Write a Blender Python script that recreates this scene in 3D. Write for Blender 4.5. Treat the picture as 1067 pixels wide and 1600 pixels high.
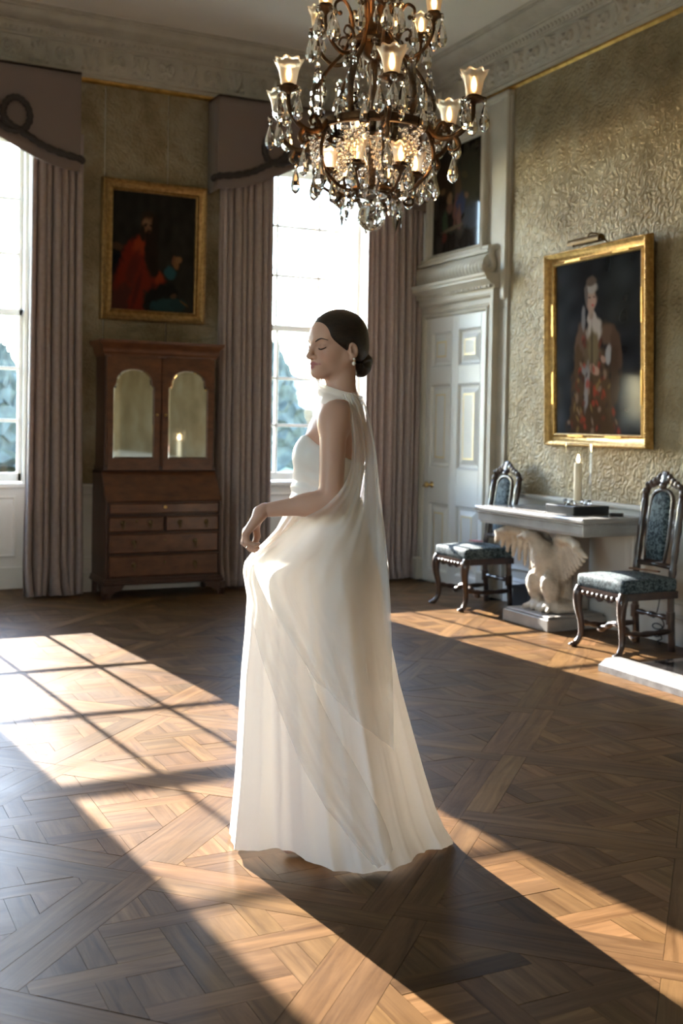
import bpy, math, random
import numpy as np
from mathutils import Vector, Matrix
random.seed(7); RNG = np.random.default_rng(7)
S = bpy.context.scene; COL = S.collection; PI = math.pi
for o in list(bpy.data.objects): bpy.data.objects.remove(o)

# ------------------------------------------------------------------ camera, sky, sun, exposure
YAW, PITCH, ROLL = .45434, .0272, -.01783
cd = bpy.data.cameras.new('camera'); cam = bpy.data.objects.new('camera', cd); COL.objects.link(cam)
cd.sensor_fit = 'VERTICAL'; cd.sensor_height = 36; cd.sensor_width = 24
cd.lens = 1734.4 / 1600 * 36; cd.shift_y = -87.5 / 1600; cd.clip_start = .05; cd.clip_end = 500
_f = Vector((math.sin(YAW) * math.cos(PITCH), math.cos(YAW) * math.cos(PITCH), -math.sin(PITCH)))
_r = Vector((math.cos(YAW), -math.sin(YAW), 0)); _d = _f.cross(_r)
_r2 = _r * math.cos(ROLL) + _d * math.sin(ROLL); _d2 = _d * math.cos(ROLL) - _r * math.sin(ROLL)
cam.matrix_world = Matrix.Translation((0, 0, 1.38)) @ Matrix(((_r2.x, -_d2.x, -_f.x), (_r2.y, -_d2.y, -_f.y), (_r2.z, -_d2.z, -_f.z))).to_4x4()
cd.dof.use_dof = True; cd.dof.focus_distance = 3.7; cd.dof.aperture_fstop = 3.2
S.camera = cam
SUN_TRAVEL = Vector((.09, -1, -.425)).normalized()
w = bpy.data.worlds.new('sky'); S.world = w; w.use_nodes = True
nt = w.node_tree; bg = nt.nodes['Background']; sk = nt.nodes.new('ShaderNodeTexSky')
sk.sky_type = 'NISHITA'; sk.sun_disc = False; sk.sun_elevation = math.radians(23); sk.sun_rotation = math.radians(-5)
sk.air_density = 1.0; sk.dust_density = .2; sk.ozone_density = 1.2
nt.links.new(sk.outputs[0], bg.inputs[0]); bg.inputs[1].default_value = 3.4
sl = bpy.data.lights.new('sun', 'SUN'); sl.energy = 32; sl.angle = .007; sl.color = (1, .94, .85)
so = bpy.data.objects.new('sun', sl); COL.objects.link(so); so.rotation_euler = SUN_TRAVEL.to_track_quat('-Z', 'Y').to_euler(); so.location = (1, 14, 8)
S.view_settings.view_transform = 'Standard'; S.view_settings.look = 'None'; S.view_settings.gamma = 1
S.view_settings.use_curve_mapping = False; S.view_settings.exposure = .5
for nm, cx, cy, rz in (('daylight_portal', 1.018, 9.43, 0), ('daylight_portal.001', 4.135, 9.43, 0), ('daylight_portal.002', -2.1, 9.43, 0), ('daylight_portal.003', -4.16, .6, PI / 2)):
    pl = bpy.data.lights.new(nm, 'AREA'); pl.shape = 'RECTANGLE'; pl.size = 1.3; pl.size_y = 2.9; pl.cycles.is_portal = True
    po = bpy.data.objects.new(nm, pl); COL.objects.link(po); po.location = (cx, cy, 2.28); po.rotation_euler = (-PI / 2, 0, rz)

# ------------------------------------------------------------------ helpers
def tag(o, label=None, cat=None, group=None, kind=None):
    if label: o['label'] = label
    if cat: o['category'] = cat
    if group: o['group'] = group
    if kind: o['kind'] = kind
    return o
def empty(name, loc=(0, 0, 0), rz=0, parent=None, **k):
    o = bpy.data.objects.new(name, None); COL.objects.link(o); o.location = loc; o.rotation_euler = (0, 0, rz); o.empty_display_size = .1
    if parent: o.parent = parent
    return tag(o, **k)
def copy_tree(o, parent=None, skip=()):
    c = o.copy(); COL.objects.link(c)
    if parent: c.parent = parent
    for ch in o.children:
        if ch.name.split('.')[0] not in skip: copy_tree(ch, c)
    return c
def link(name, me, mat=None, parent=None, loc=None, rot=None, **k):
    o = bpy.data.objects.new(name, me); COL.objects.link(o)
    if mat and not me.materials: me.materials.append(mat)
    if parent: o.parent = parent
    if loc is not None: o.location = loc
    if rot is not None: o.rotation_euler = rot
    return tag(o, **k)
class MB:
    def __init__(s): s.v = []; s.f = []; s.uv = []; s.tone = []
    def add(s, v, f):
        n = len(s.v); s.v += [tuple(map(float, p)) for p in v]; s.f += [tuple(i + n for i in q) for q in f]; return s
    def box(s, x0, x1, y0, y1, z0, z1):
        v = [(x, y, z) for z in (z0, z1) for x, y in ((x0, y0), (x1, y0), (x1, y1), (x0, y1))]
        return s.add(v, [(0, 3, 2, 1), (4, 5, 6, 7), (0, 1, 5, 4), (1, 2, 6, 5), (2, 3, 7, 6), (3, 0, 4, 7)])
    def cbox(s, x0, x1, y0, y1, z0, z1, b=.005):
        # a box with chamfered edges
        b = min(b, (x1 - x0) * .45, (y1 - y0) * .45, (z1 - z0) * .45); v = []; 
        for (X, sx) in ((x0, 1), (x1, -1)):
            for (Y, sy) in ((y0, 1), (y1, -1)):
                for (Z, sz) in ((z0, 1), (z1, -1)):
                    v += [(X, Y + sy * b, Z + sz * b), (X + sx * b, Y, Z + sz * b), (X + sx * b, Y + sy * b, Z)]
        i = lambda a, b_, c, k: (a * 4 + b_ * 2 + c) * 3 + k
        f = []
        for a in (0, 1): f.append((i(a, 0, 0, 0), i(a, 1, 0, 0), i(a, 1, 1, 0), i(a, 0, 1, 0)))
        for a in (0, 1): f.append((i(0, a, 0, 1), i(1, a, 0, 1), i(1, a, 1, 1), i(0, a, 1, 1)))
        for a in (0, 1): f.append((i(0, 0, a, 2), i(1, 0, a, 2), i(1, 1, a, 2), i(0, 1, a, 2)))
        for a in (0, 1):
            for c in (0, 1):
                f.append((i(a, c, 0, 0), i(a, c, 1, 0), i(a, c, 1, 1), i(a, c, 0, 1)))
                f.append((i(a, 0, c, 0), i(a, 1, c, 0), i(a, 1, c, 2), i(a, 0, c, 2)))
                f.append((i(0, a, c, 1), i(1, a, c, 1), i(1, a, c, 2), i(0, a, c, 2)))
        for a in (0, 1):
            for c in (0, 1):
                for e in (0, 1): f.append((i(a, c, e, 0), i(a, c, e, 1), i(a, c, e, 2)))
        return s.add(v, f)
    def prism(s, poly, axis, a, b):
        # polygon in the two other axes pulled along axis from a to b
        def P(p, t): return {'x': (t, p[0], p[1]), 'y': (p[0], t, p[1]), 'z': (p[0], p[1], t)}[axis]
        n = len(poly); v = [P(p, a) for p in poly] + [P(p, b) for p in poly]
        return s.add(v, [tuple(range(n))[::-1], tuple(range(n, 2 * n))] + [(i, (i + 1) % n, n + (i + 1) % n, n + i) for i in range(n)])
    def lathe(s, prof, n=20, c=(0, 0, 0), flute=0, nf=8, axis='z', cap=True):
        v = []
        for k, (r, z) in enumerate(prof):
            for i in range(n):
                a = 2 * PI * i / n; rr = r * (1 + flute * math.cos(nf * a))
                p = (rr * math.cos(a), rr * math.sin(a), z)
                if axis == 'x': p = (p[2], p[0], p[1])
                elif axis == 'y': p = (p[0], p[2], p[1])
                v.append((p[0] + c[0], p[1] + c[1], p[2] + c[2]))
        f = [(k * n + i, k * n + (i + 1) % n, (k + 1) * n + (i + 1) % n, (k + 1) * n + i) for k in range(len(prof) - 1) for i in range(n)]
        if cap: f += [tuple(range(n))[::-1], tuple(range((len(prof) - 1) * n, len(prof) * n))]
        return s.add(v, f)
    def tube(s, pts, rad, n=8, flat=1.0, cap=True, up=None):
        pts = [Vector(p) for p in pts]; m = len(pts)
        if not hasattr(rad, '__len__'): rad = [rad] * m
        t = [(pts[min(i + 1, m - 1)] - pts[max(i - 1, 0)]).normalized() for i in range(m)]
        u = Vector(up) if up else (Vector((0, 0, 1)) if abs(t[0].z) < .9 else Vector((1, 0, 0)))
        v = []
        for i in range(m):
            u = (u - t[i] * u.dot(t[i])); u = u.normalized() if u.length > 1e-6 else t[i].orthogonal().normalized()
            b = t[i].cross(u)
            for k in range(n):
                a = 2 * PI * k / n; v.append(pts[i] + (u * math.cos(a) + b * math.sin(a) * flat) * rad[i])
        f = [(i * n + k, i * n + (k + 1) % n, (i + 1) * n + (k + 1) % n, (i + 1) * n + k) for i in range(m - 1) for k in range(n)]
        if cap: f += [tuple(range(n))[::-1], tuple(range((m - 1) * n, m * n))]
        return s.add(v, f)
    def ball(s, c, r, n=8, m=6, sc=(1, 1, 1)):
        v = [(c[0], c[1], c[2] - r * sc[2])]
        for j in range(1, m):
            p = -PI / 2 + PI * j / m
            for i in range(n):
                a = 2 * PI * i / n; v.append((c[0] + r * sc[0] * math.cos(p) * math.cos(a), c[1] + r * sc[1] * math.cos(p) * math.sin(a), c[2] + r * sc[2] * math.sin(p)))
        v.append((c[0], c[1], c[2] + r * sc[2])); e = len(v) - 1
        f = [(0, 1 + (i + 1) % n, 1 + i) for i in range(n)] + [(e, e - n + i, e - n + (i + 1) % n) for i in range(n)]
        f += [(1 + j * n + i, 1 + j * n + (i + 1) % n, 1 + (j + 1) * n + (i + 1) % n, 1 + (j + 1) * n + i) for j in range(m - 2) for i in range(n)]
        return s.add(v, f)
    def grid(s, P, closed=False):
        # P: array (rows, cols, 3)
        P = np.asarray(P, float); r, c = P.shape[:2]
        f = [(i * c + j, i * c + (j + 1) % c, (i + 1) * c + (j + 1) % c, (i + 1) * c + j) for i in range(r - 1) for j in range(c if closed else c - 1)]
        return s.add(P.reshape(-1, 3), f)
    def mesh(s, name, smooth=False, auto=None):
        me = bpy.data.meshes.new(name); me.from_pydata(s.v, [], s.f)
        if smooth or auto: me.shade_smooth()
        if auto: me.set_sharp_from_angle(angle=math.radians(auto))
        me.update(); return me
    def build(s, name, mat, parent=None, smooth=False, auto=None, loc=None, rot=None, **k):
        return link(name, s.mesh(name, smooth, auto), mat, parent, loc, rot, **k)
def spline(pts, n=8):
    pts = [np.array(p, float) for p in pts]; out = []
    P = [2 * pts[0] - pts[1]] + pts + [2 * pts[-1] - pts[-2]]
    for i in range(1, len(P) - 2):
        for k in range(n):
            t = k / n; a, b, c, d = P[i - 1:i + 3]
            out.append(.5 * (2 * b + (c - a) * t + (2 * a - 5 * b + 4 * c - d) * t * t + (3 * b - a - 3 * c + d) * t ** 3))
    out.append(pts[-1]); return out
def lerp(a, b, t): return a + (b - a) * t
def interp(z, tab):
    t = np.array(tab, float); o = np.argsort(t[:, 0]); return np.interp(z, t[o, 0], t[o, 1])
def box(name, mat, parent, *b, bev=0, **k):
    m = MB(); (m.cbox(*b, bev) if bev else m.box(*b)); return m.build(name, mat, parent, **k)

# ------------------------------------------------------------------ materials
def nodes(name):
    m = bpy.data.materials.new(name); m.use_nodes = True; t = m.node_tree
    return m, t, t.nodes['Principled BSDF'], lambda ty: t.nodes.new('ShaderNode' + ty), t.links.new
def mat(name, col, rough=.5, metal=0, col2=None, vs=6, stretch=(1, 1, 1), bump=0, bs=60, bdist=.004, coat=0, spec=.5, contrast=.25, detail=5, **inp):
    m, t, b, N, L = nodes(name)
    b.inputs['Base Color'].default_value = (*col, 1); b.inputs['Roughness'].default_value = rough; b.inputs['Metallic'].default_value = metal
    b.inputs['Specular IOR Level'].default_value = spec; b.inputs['Coat Weight'].default_value = coat; b.inputs['Coat Roughness'].default_value = .12
    for k, v in inp.items(): b.inputs[k.replace('_', ' ')].default_value = v
    if col2 or bump:
        tc = N('TexCoord'); mp = N('Mapping'); mp.inputs['Scale'].default_value = stretch; L(tc.outputs['Object'], mp.inputs[0])
    if col2:
        n = N('TexNoise'); n.inputs['Scale'].default_value = vs; n.inputs['Detail'].default_value = detail; L(mp.outputs[0], n.inputs['Vector'])
        r = N('ValToRGB'); r.color_ramp.elements[0].position = .5 - contrast / 2; r.color_ramp.elements[1].position = .5 + contrast / 2
        r.color_ramp.elements[0].color = (*col, 1); r.color_ramp.elements[1].color = (*col2, 1)
        L(n.outputs[0], r.inputs[0]); L(r.outputs[0], b.inputs['Base Color'])
    if bump:
        n2 = N('TexNoise'); n2.inputs['Scale'].default_value = bs; n2.inputs['Detail'].default_value = 3; L(mp.outputs[0], n2.inputs['Vector'])
        bp = N('Bump'); bp.inputs['Strength'].default_value = bump; bp.inputs['Distance'].default_value = bdist
        L(n2.outputs[0], bp.inputs['Height']); L(bp.outputs[0], b.inputs['Normal'])
    return m
def emit(name, col, st):
    m, t, b, N, L = nodes(name); b.inputs['Base Color'].default_value = (*col, 1)
    b.inputs['Emission Color'].default_value = (*col, 1); b.inputs['Emission Strength'].default_value = st; return m
def glass(name, col=(1, 1, 1), rough=0, ior=1.5):
    m, t, b, N, L = nodes(name); b.inputs['Base Color'].default_value = (*col, 1); b.inputs['Roughness'].default_value = rough
    b.inputs['Transmission Weight'].default_value = 1; b.inputs['IOR'].default_value = ior; return m
def thin_glass(name, tint=(1, 1, 1), refl=.08):
    m, t, b, N, L = nodes(name); tr = N('BsdfTransparent'); tr.inputs[0].default_value = (*tint, 1)
    g = N('BsdfGlossy'); g.inputs['Roughness'].default_value = .02; fr = N('Fresnel'); fr.inputs[0].default_value = 1.3
    mu = N('Math'); mu.operation = 'MULTIPLY'; mu.inputs[1].default_value = refl * 5; L(fr.outputs[0], mu.inputs[0]); mx = N('MixShader'); L(mu.outputs[0], mx.inputs[0]); L(tr.outputs[0], mx.inputs[1]); L(g.outputs[0], mx.inputs[2])
    L(mx.outputs[0], t.nodes['Material Output'].inputs[0]); return m
def cloth(name, col, trans=.35, alpha=1.0, sheen=.3, tcol=None, bump=0, rough=.6, col2=None, vs=8, gloss=.04):
    # woven cloth: diffuse front, light passing through, optional open weave
    m, t, b, N, L = nodes(name); out = t.nodes['Material Output']
    b.inputs['Base Color'].default_value = (*col, 1); b.inputs['Roughness'].default_value = rough; b.inputs['Specular IOR Level'].default_value = gloss * 8
    b.inputs['Sheen Weight'].default_value = sheen
    tl = N('BsdfTranslucent'); tl.inputs[0].default_value = (*(tcol or col), 1)
    mx = N('MixShader'); mx.inputs[0].default_value = trans; L(b.outputs[0], mx.inputs[1]); L(tl.outputs[0], mx.inputs[2]); last = mx
    if col2:
        tc = N('TexCoord'); n = N('TexNoise'); n.inputs['Scale'].default_value = vs; L(tc.outputs['Object'], n.inputs['Vector'])
        r = N('ValToRGB'); r.color_ramp.elements[0].position = .35; r.color_ramp.elements[1].position = .65
        r.color_ramp.elements[0].color = (*col, 1); r.color_ramp.elements[1].color = (*col2, 1); L(n.outputs[0], r.inputs[0]); L(r.outputs[0], b.inputs['Base Color'])
    if alpha < 1:
        tp = N('BsdfTransparent'); m2 = N('MixShader'); m2.inputs[0].default_value = alpha; L(tp.outputs[0], m2.inputs[1]); L(last.outputs[0], m2.inputs[2]); last = m2
    L(last.outputs[0], out.inputs[0]); return m
def painted(name, rough=.35):
    m, t, b, N, L = nodes(name); a = N('Attribute'); a.attribute_name = 'paint'; L(a.outputs['Color'], b.inputs['Base Color'])
    b.inputs['Roughness'].default_value = rough; b.inputs['Specular IOR Level'].default_value = .2; return m
def leather_mat():
    # embossed gilt leather: worn silver and gold leaf over raised scrolling foliage
    m, t, b, N, L = nodes('gilt_leather'); tc = N('TexCoord')
    n = N('TexNoise'); n.inputs['Scale'].default_value = 2.2; n.inputs['Detail'].default_value = 6; n.inputs['Roughness'].default_value = .65; L(tc.outputs['Object'], n.inputs['Vector'])
    r = N('ValToRGB'); e = r.color_ramp.elements; e[0].position = .3; e[1].position = .72
    e[0].color = (.16, .118, .06, 1); e[1].color = (.38, .345, .26, 1); x = e.new(.5); x.color = (.27, .215, .13, 1); L(n.outputs[0], r.inputs[0])
    w1 = N('TexNoise'); w1.inputs['Scale'].default_value = 17; w1.inputs['Detail'].default_value = 3; w1.inputs['Distortion'].default_value = 1.6; L(tc.outputs['Object'], w1.inputs['Vector'])
    w2 = N('TexWave'); w2.wave_type = 'RINGS'; w2.inputs['Scale'].default_value = 5.5; w2.inputs['Distortion'].default_value = 16; w2.inputs['Detail'].default_value = 2; w2.inputs['Detail Scale'].default_value = 2.0
    L(tc.outputs['Object'], w2.inputs['Vector'])
    ad = N('Math'); ad.operation = 'MULTIPLY_ADD'; ad.inputs[1].default_value = .28; L(w2.outputs['Fac'], ad.inputs[0]); L(w1.outputs[0], ad.inputs[2])
    g = N('TexNoise'); g.inputs['Scale'].default_value = 90; g.inputs['Detail'].default_value = 2; L(tc.outputs['Object'], g.inputs['Vector'])
    a2 = N('Math'); a2.operation = 'MULTIPLY_ADD'; a2.inputs[1].default_value = .18; L(g.outputs[0], a2.inputs[0]); L(ad.outputs[0], a2.inputs[2])
    bp = N('Bump'); bp.inputs['Strength'].default_value = .75; bp.inputs['Distance'].default_value = .018; L(a2.outputs[0], bp.inputs['Height']); L(bp.outputs[0], b.inputs['Normal'])
    L(r.outputs[0], b.inputs['Base Color']); b.inputs['Metallic'].default_value = .2; b.inputs['Roughness'].default_value = .48; b.inputs['Specular IOR Level'].default_value = .2
    return m
def oak_floor_mat():
    m, t, b, N, L = nodes('oak_parquet'); uv = N('UVMap'); uv.uv_map = 'grain'; mp = N('Mapping'); mp.inputs['Scale'].default_value = (2.2, 26, 1); L(uv.outputs[0], mp.inputs[0])
    n = N('TexNoise'); n.inputs['Scale'].default_value = 1; n.inputs['Detail'].default_value = 7; n.inputs['Roughness'].default_value = .62; n.inputs['Distortion'].default_value = .8; L(mp.outputs[0], n.inputs['Vector'])
    r = N('ValToRGB'); e = r.color_ramp.elements; e[0].position = .28; e[1].position = .74; e[0].color = (.056, .027, .010, 1); e[1].color = (.160, .090, .040, 1); L(n.outputs[0], r.inputs[0])
    at = N('Attribute'); at.attribute_name = 'tone'; mu = N('Mix'); mu.data_type = 'RGBA'; mu.blend_type = 'MULTIPLY'; mu.inputs[0].default_value = 1
    L(r.outputs[0], mu.inputs[6]); L(at.outputs['Color'], mu.inputs[7]); L(mu.outputs[2], b.inputs['Base Color'])
    tc = N('TexCoord'); n2 = N('TexNoise'); n2.inputs['Scale'].default_value = 3; n2.inputs['Detail'].default_value = 6; L(tc.outputs['Object'], n2.inputs['Vector'])
    mr = N('MapRange'); mr.inputs['To Min'].default_value = .30; mr.inputs['To Max'].default_value = .50; L(n2.outputs[0], mr.inputs[0]); L(mr.outputs[0], b.inputs['Roughness'])
    n3 = N('TexNoise'); n3.inputs['Scale'].default_value = 14; n3.inputs['Detail'].default_value = 2; L(tc.outputs['Object'], n3.inputs['Vector'])
    ad = N('Math'); ad.operation = 'MULTIPLY_ADD'; ad.inputs[1].default_value = .25; L(n.outputs[0], ad.inputs[0]); L(n3.outputs[0], ad.inputs[2])
    bp = N('Bump'); bp.inputs['Strength'].default_value = .22; bp.inputs['Distance'].default_value = .004; L(ad.outputs[0], bp.inputs['Height']); L(bp.outputs[0], b.inputs['Normal'])
    b.inputs['Specular IOR Level'].default_value = .07
    return m
def damask_mat(name, c1, c2, sc=42):
    m, t, b, N, L = nodes(name); tc = N('TexCoord'); n = N('TexNoise'); n.inputs['Scale'].default_value = sc; n.inputs['Detail'].default_value = 1; n.inputs['Distortion'].default_value = 1.5
    L(tc.outputs['Object'], n.inputs['Vector']); r = N('ValToRGB'); r.color_ramp.elements[0].position = .46; r.color_ramp.elements[1].position = .54
    r.color_ramp.elements[0].color = (*c1, 1); r.color_ramp.elements[1].color = (*c2, 1); L(n.outputs[0], r.inputs[0]); L(r.outputs[0], b.inputs['Base Color'])
    bp = N('Bump'); bp.inputs['Strength'].default_value = .5; bp.inputs['Distance'].default_value = .003; L(r.outputs[0], bp.inputs['Height']); L(bp.outputs[0], b.inputs['Normal'])
    b.inputs['Roughness'].default_value = .75; b.inputs['Specular IOR Level'].default_value = .25; b.inputs['Sheen Weight'].default_value = .05; return m
MT = dict(
    leather=leather_mat(), oak=oak_floor_mat(), gap=mat('floor_gap', (.02, .012, .007), .8),
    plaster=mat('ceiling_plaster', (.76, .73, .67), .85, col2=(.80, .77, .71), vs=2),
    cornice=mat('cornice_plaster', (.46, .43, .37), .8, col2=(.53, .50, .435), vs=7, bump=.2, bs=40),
    gilt=mat('gilt_rail', (.75, .48, .16), .32, 1, col2=(.55, .33, .10), vs=14),
    giltframe=mat('gilt_frame', (.62, .40, .15), .36, .9, col2=(.42, .26, .09), vs=30, bump=.6, bs=70, bdist=.006),
    darkgilt=mat('worn_gilt', (.42, .26, .10), .42, .85, col2=(.27, .16, .06), vs=30, bump=.5, bs=60),
    cream=mat('cream_paint', (.62, .60, .55), .5, col2=(.68, .66, .61), vs=3),
    stonepaint=mat('stone_paint', (.43, .395, .33), .6, col2=(.49, .455, .385), vs=4),
    doorpaint=mat('door_paint', (.66, .65, .62), .42), giltline=mat('gilt_line', (.72, .60, .36), .4, .3),
    white=mat('white_window_paint', (.78, .76, .70), .45), pane=thin_glass('window_glass'),
    curtain=cloth('curtain_cloth', (.36, .285, .265), .12, sheen=.25, col2=(.41, .33, .305), vs=30),
    pelmet=cloth('pelmet_cloth', (.20, .15, .132), .06, sheen=.25), braid=mat('dark_braid', (.050, .042, .041), .9, bump=1, bs=160, bdist=.01),
    walnut=mat('walnut_veneer', (.062, .019, .008), .34, col2=(.165, .060, .023), vs=9, stretch=(1, 1, 2.2), coat=.15, contrast=.5, detail=8),
    darkwalnut=mat('dark_walnut', (.030, .010, .005), .36, col2=(.065, .021, .010), vs=8, stretch=(2, 2, .6), coat=.12, contrast=.5),
    mirror=mat('mirror_glass', (.85, .87, .86), .03, 1), brass=mat('brass', (.62, .42, .16), .3, 1), oldbrass=mat('old_brass', (.16, .105, .045), .45, .8),
    bronze=mat('chandelier_bronze', (.105, .058, .028), .38, .85, col2=(.05, .027, .014), vs=25, bump=.3, bs=80),
    crystal=glass('crystal', (1, 1, 1), 0, 1.55), frost=glass('shade_glass', (1, .93, .82), .32, 1.3),
    bulb=emit('lamp_filament', (1, .52, .18), 75), flame=emit('candle_flame', (1, .66, .32), 40),
    chairwood=mat('chair_wood', (.025, .013, .009), .3, col2=(.055, .028, .018), vs=14, coat=.5),
    damask=damask_mat('blue_damask', (.012, .024, .030), (.10, .135, .145)),
    marble=mat('table_marble', (.32, .315, .305), .22, col2=(.40, .395, .385), vs=6, coat=.2), carved=mat('carved_stone', (.47, .405, .32), .7, col2=(.60, .53, .43), vs=12, bump=.7, bs=45, bdist=.012),
    plinth=mat('plinth_stone', (.25, .23, .205), .6, col2=(.31, .285, .255), vs=8), black=mat('black_lacquer', (.012, .013, .015), .3), navy=mat('dark_blue_card', (.02, .03, .045), .7),
    wax=mat('candle_wax', (.85, .74, .55), .5, Subsurface_Weight=.0), hearth=mat('hearth_marble', (.17, .165, .165), .3, col2=(.36, .355, .35), vs=14, contrast=.4), slate=mat('polished_slate', (.018, .016, .016), .08, coat=.5),
    skin=None, plasticw=mat('white_plastic', (.75, .72, .68), .5), orange=mat('orange_plastic', (.75, .28, .04), .5), wire=mat('black_cable', (.012, .012, .014), .5), card=mat('brown_card', (.20, .105, .06), .7), pinkcard=mat('pink_card', (.5, .2, .2), .7),
    paint=painted('oil_paint', .07),
)
# ------------------------------------------------------------------ the room
XR, YB, YG, ZC = 5.12, 8.97, 9.42, 4.55          # right wall, back wall, glass plane, ceiling
XL, YF = -3.7, -2.2
WIN = [(.385, 1.65), (3.50, 4.765), (-2.73, -1.47)]  # the last opening is an added window, unseen, for more daylight
def struct(name, m, mt, **k): return m.build(name, mt, kind='structure', **k)
# parquet: square panels set diagonally to the walls, each a frame of boards round a woven lattice
def clip(poly, lim):
    # clip a convex polygon to |x|<lim, |y|<lim
    for ax, sg in ((0, 1), (0, -1), (1, 1), (1, -1)):
        out = []
        for i in range(len(poly)):
            a, b = poly[i], poly[(i + 1) % len(poly)]; da, db = lim - sg * a[ax], lim - sg * b[ax]
            if da >= 0: out.append(a)
            if da * db < 0:
                t = da / (da - db); out.append((a[0] + (b[0] - a[0]) * t, a[1] + (b[1] - a[1]) * t))
        poly = out
        if len(poly) < 3: return []
    return poly
def shrink(poly, d):
    c = np.mean(poly, 0); out = []
    n = len(poly); P = [np.array(p) for p in poly]
    for i in range(n):
        a, b, c_ = P[i - 1], P[i], P[(i + 1) % n]; e1 = b - a; e2 = c_ - b
        l1, l2 = np.hypot(*e1), np.hypot(*e2)
        if l1 < 1e-6 or l2 < 1e-6: return []
        n1 = np.array([-e1[1], e1[0]]) / l1; n2 = np.array([-e2[1], e2[0]]) / l2; k = 1 + n1 @ n2
        if k < .2: return []
        out.append(tuple(b + (n1 + n2) / k * d))
    return out
def area(p): return .5 * sum(p[i - 1][0] * p[i][1] - p[i][0] * p[i - 1][1] for i in range(len(p)))
def panel_pieces():
    SZ, BW, w, g = .83, .098, .076, .155; P = w + g; inner = SZ / 2 - BW; h = SZ / 2; out = []
    # frame boards, lapped round the corners
    for k in range(4):
        a = k * PI / 2; R = lambda p: (p[0] * math.cos(a) - p[1] * math.sin(a), p[0] * math.sin(a) + p[1] * math.cos(a))
        out.append(([R(p) for p in ((-h, -h), (h - BW, -h), (h - BW, -h + BW), (-h, -h + BW))], a))
    c = math.cos(PI / 4)
    def D(p): return ((p[0] - p[1]) * c, (p[0] + p[1]) * c)
    for i in range(-4, 5):
        for j in range(-4, 5):
            x, y = i * P, j * P
            rects = [((x + w / 2, y + w / 2, x + w / 2 + g, y + w / 2 + g), PI / 4 if (i + j) % 2 else 3 * PI / 4)]
            if (i + j) % 2 == 0: rects.append(((x - w / 2 - g, y - w / 2, x + w / 2 + g, y + w / 2), PI / 4))
            else: rects.append(((x - w / 2, y - w / 2 - g, x + w / 2, y + w / 2 + g), 3 * PI / 4))
            for (x0, y0, x1, y1), ang in rects:
                q = clip([D(p) for p in ((x0, y0), (x1, y0), (x1, y1), (x0, y1))], inner)
                if len(q) >= 3 and area(q) > 2e-4: out.append((q, ang))
    return SZ, out
SZ, PIECES = panel_pieces()
fm = MB(); fm.box(XL, XR, YF, YG + .1, -.06, -.012); floor = struct('floor', fm, MT['gap'], label='dark oak parquet floor of diagonal lattice panels')
camf = np.array([math.sin(YAW), math.cos(YAW)]); camr = np.array([math.cos(YAW), -math.sin(YAW)])
pieces = []; ci, si = math.cos(PI / 4), math.sin(PI / 4)
for pi_ in range(-3, 14):
    for pj in range(-8, 10):
        ox, oy = (pi_ + .10) * SZ, (pj + .52) * SZ
        cx, cy = ox * ci - oy * si, ox * si + oy * ci
        if not (XL - .5 < cx < XR + .6 and .2 < cy < YG + .5): continue
        for q, ang in PIECES:
            W = [((p[0] + ox) * ci - (p[1] + oy) * si, (p[0] + ox) * si + (p[1] + oy) * ci) for p in q]
            W = [(min(max(p[0], XL), XR), min(p[1], YG - .02)) for p in W]
            if abs(area(W)) < 4e-4: continue
            W = shrink(W, .0006)
            if len(W) < 3 or area(W) < 2e-4: continue
            c = np.mean(W, 0); d = c @ camf; l = c @ camr
            inview = d > 2.2 and abs(l) < .315 * d + .15
            pieces.append((area(W) / max(d, .5) ** 3 if inview else -1, W, ang + PI / 4, inview, d))
pieces.sort(key=lambda t: -t[0])
def plank_geo(W, ang, z):
    n = len(W); v = [(x, y, z) for x, y in W] + [(x, y, -.014) for x, y in W]
    f = [tuple(range(n))] + [(i, n + i, n + (i + 1) % n, (i + 1) % n) for i in range(n)]
    ca, sa = math.cos(ang), math.sin(ang); o = (random.random() * 40, random.random() * 40)
    uv = [(x * ca + y * sa + o[0], -x * sa + y * ca + o[1]) for x, y, _ in v]
    t = random.gauss(1, .17); t = min(max(t, .62), 1.5); tone = (t, t * random.uniform(.95, 1.02), t * random.uniform(.88, 1.02), 1)
    return v, f, uv, tone
def plank_mesh(name, items):
    V, F, UV, T = [], [], [], []
    for v, f, uv, tn in items:
        n = len(V); V += v; UV += uv; T += [tn] * len(v); F += [tuple(i + n for i in q) for q in f]
    me = bpy.data.meshes.new(name); me.from_pydata(V, [], F)
    L = np.empty(len(me.loops), 'i'); me.loops.foreach_get('vertex_index', L)
    me.uv_layers.new(name='grain').data.foreach_set('uv', np.array(UV)[L].ravel())
    me.attributes.new('tone', 'FLOAT_COLOR', 'POINT').data.foreach_set('color', np.array(T, 'f').ravel()); me.update(); return me
rest = []; k = 0
for pr, W, ang, inview, d in pieces:
    z = random.uniform(-.0012, .0)
    geo = plank_geo(W, ang, z)
    if inview and k < 300: link('plank', plank_mesh('plank', [geo]), MT['oak'], floor); k += 1
    else: rest.append(geo)
link('plank_field', plank_mesh('plank_field', rest), MT['oak'], floor, kind='stuff')
m = MB(); m.box(XL - .2, XR + .2, YF - .2, YB + .02, ZC, ZC + .2); struct('ceiling', m, MT['plaster'])
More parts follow.
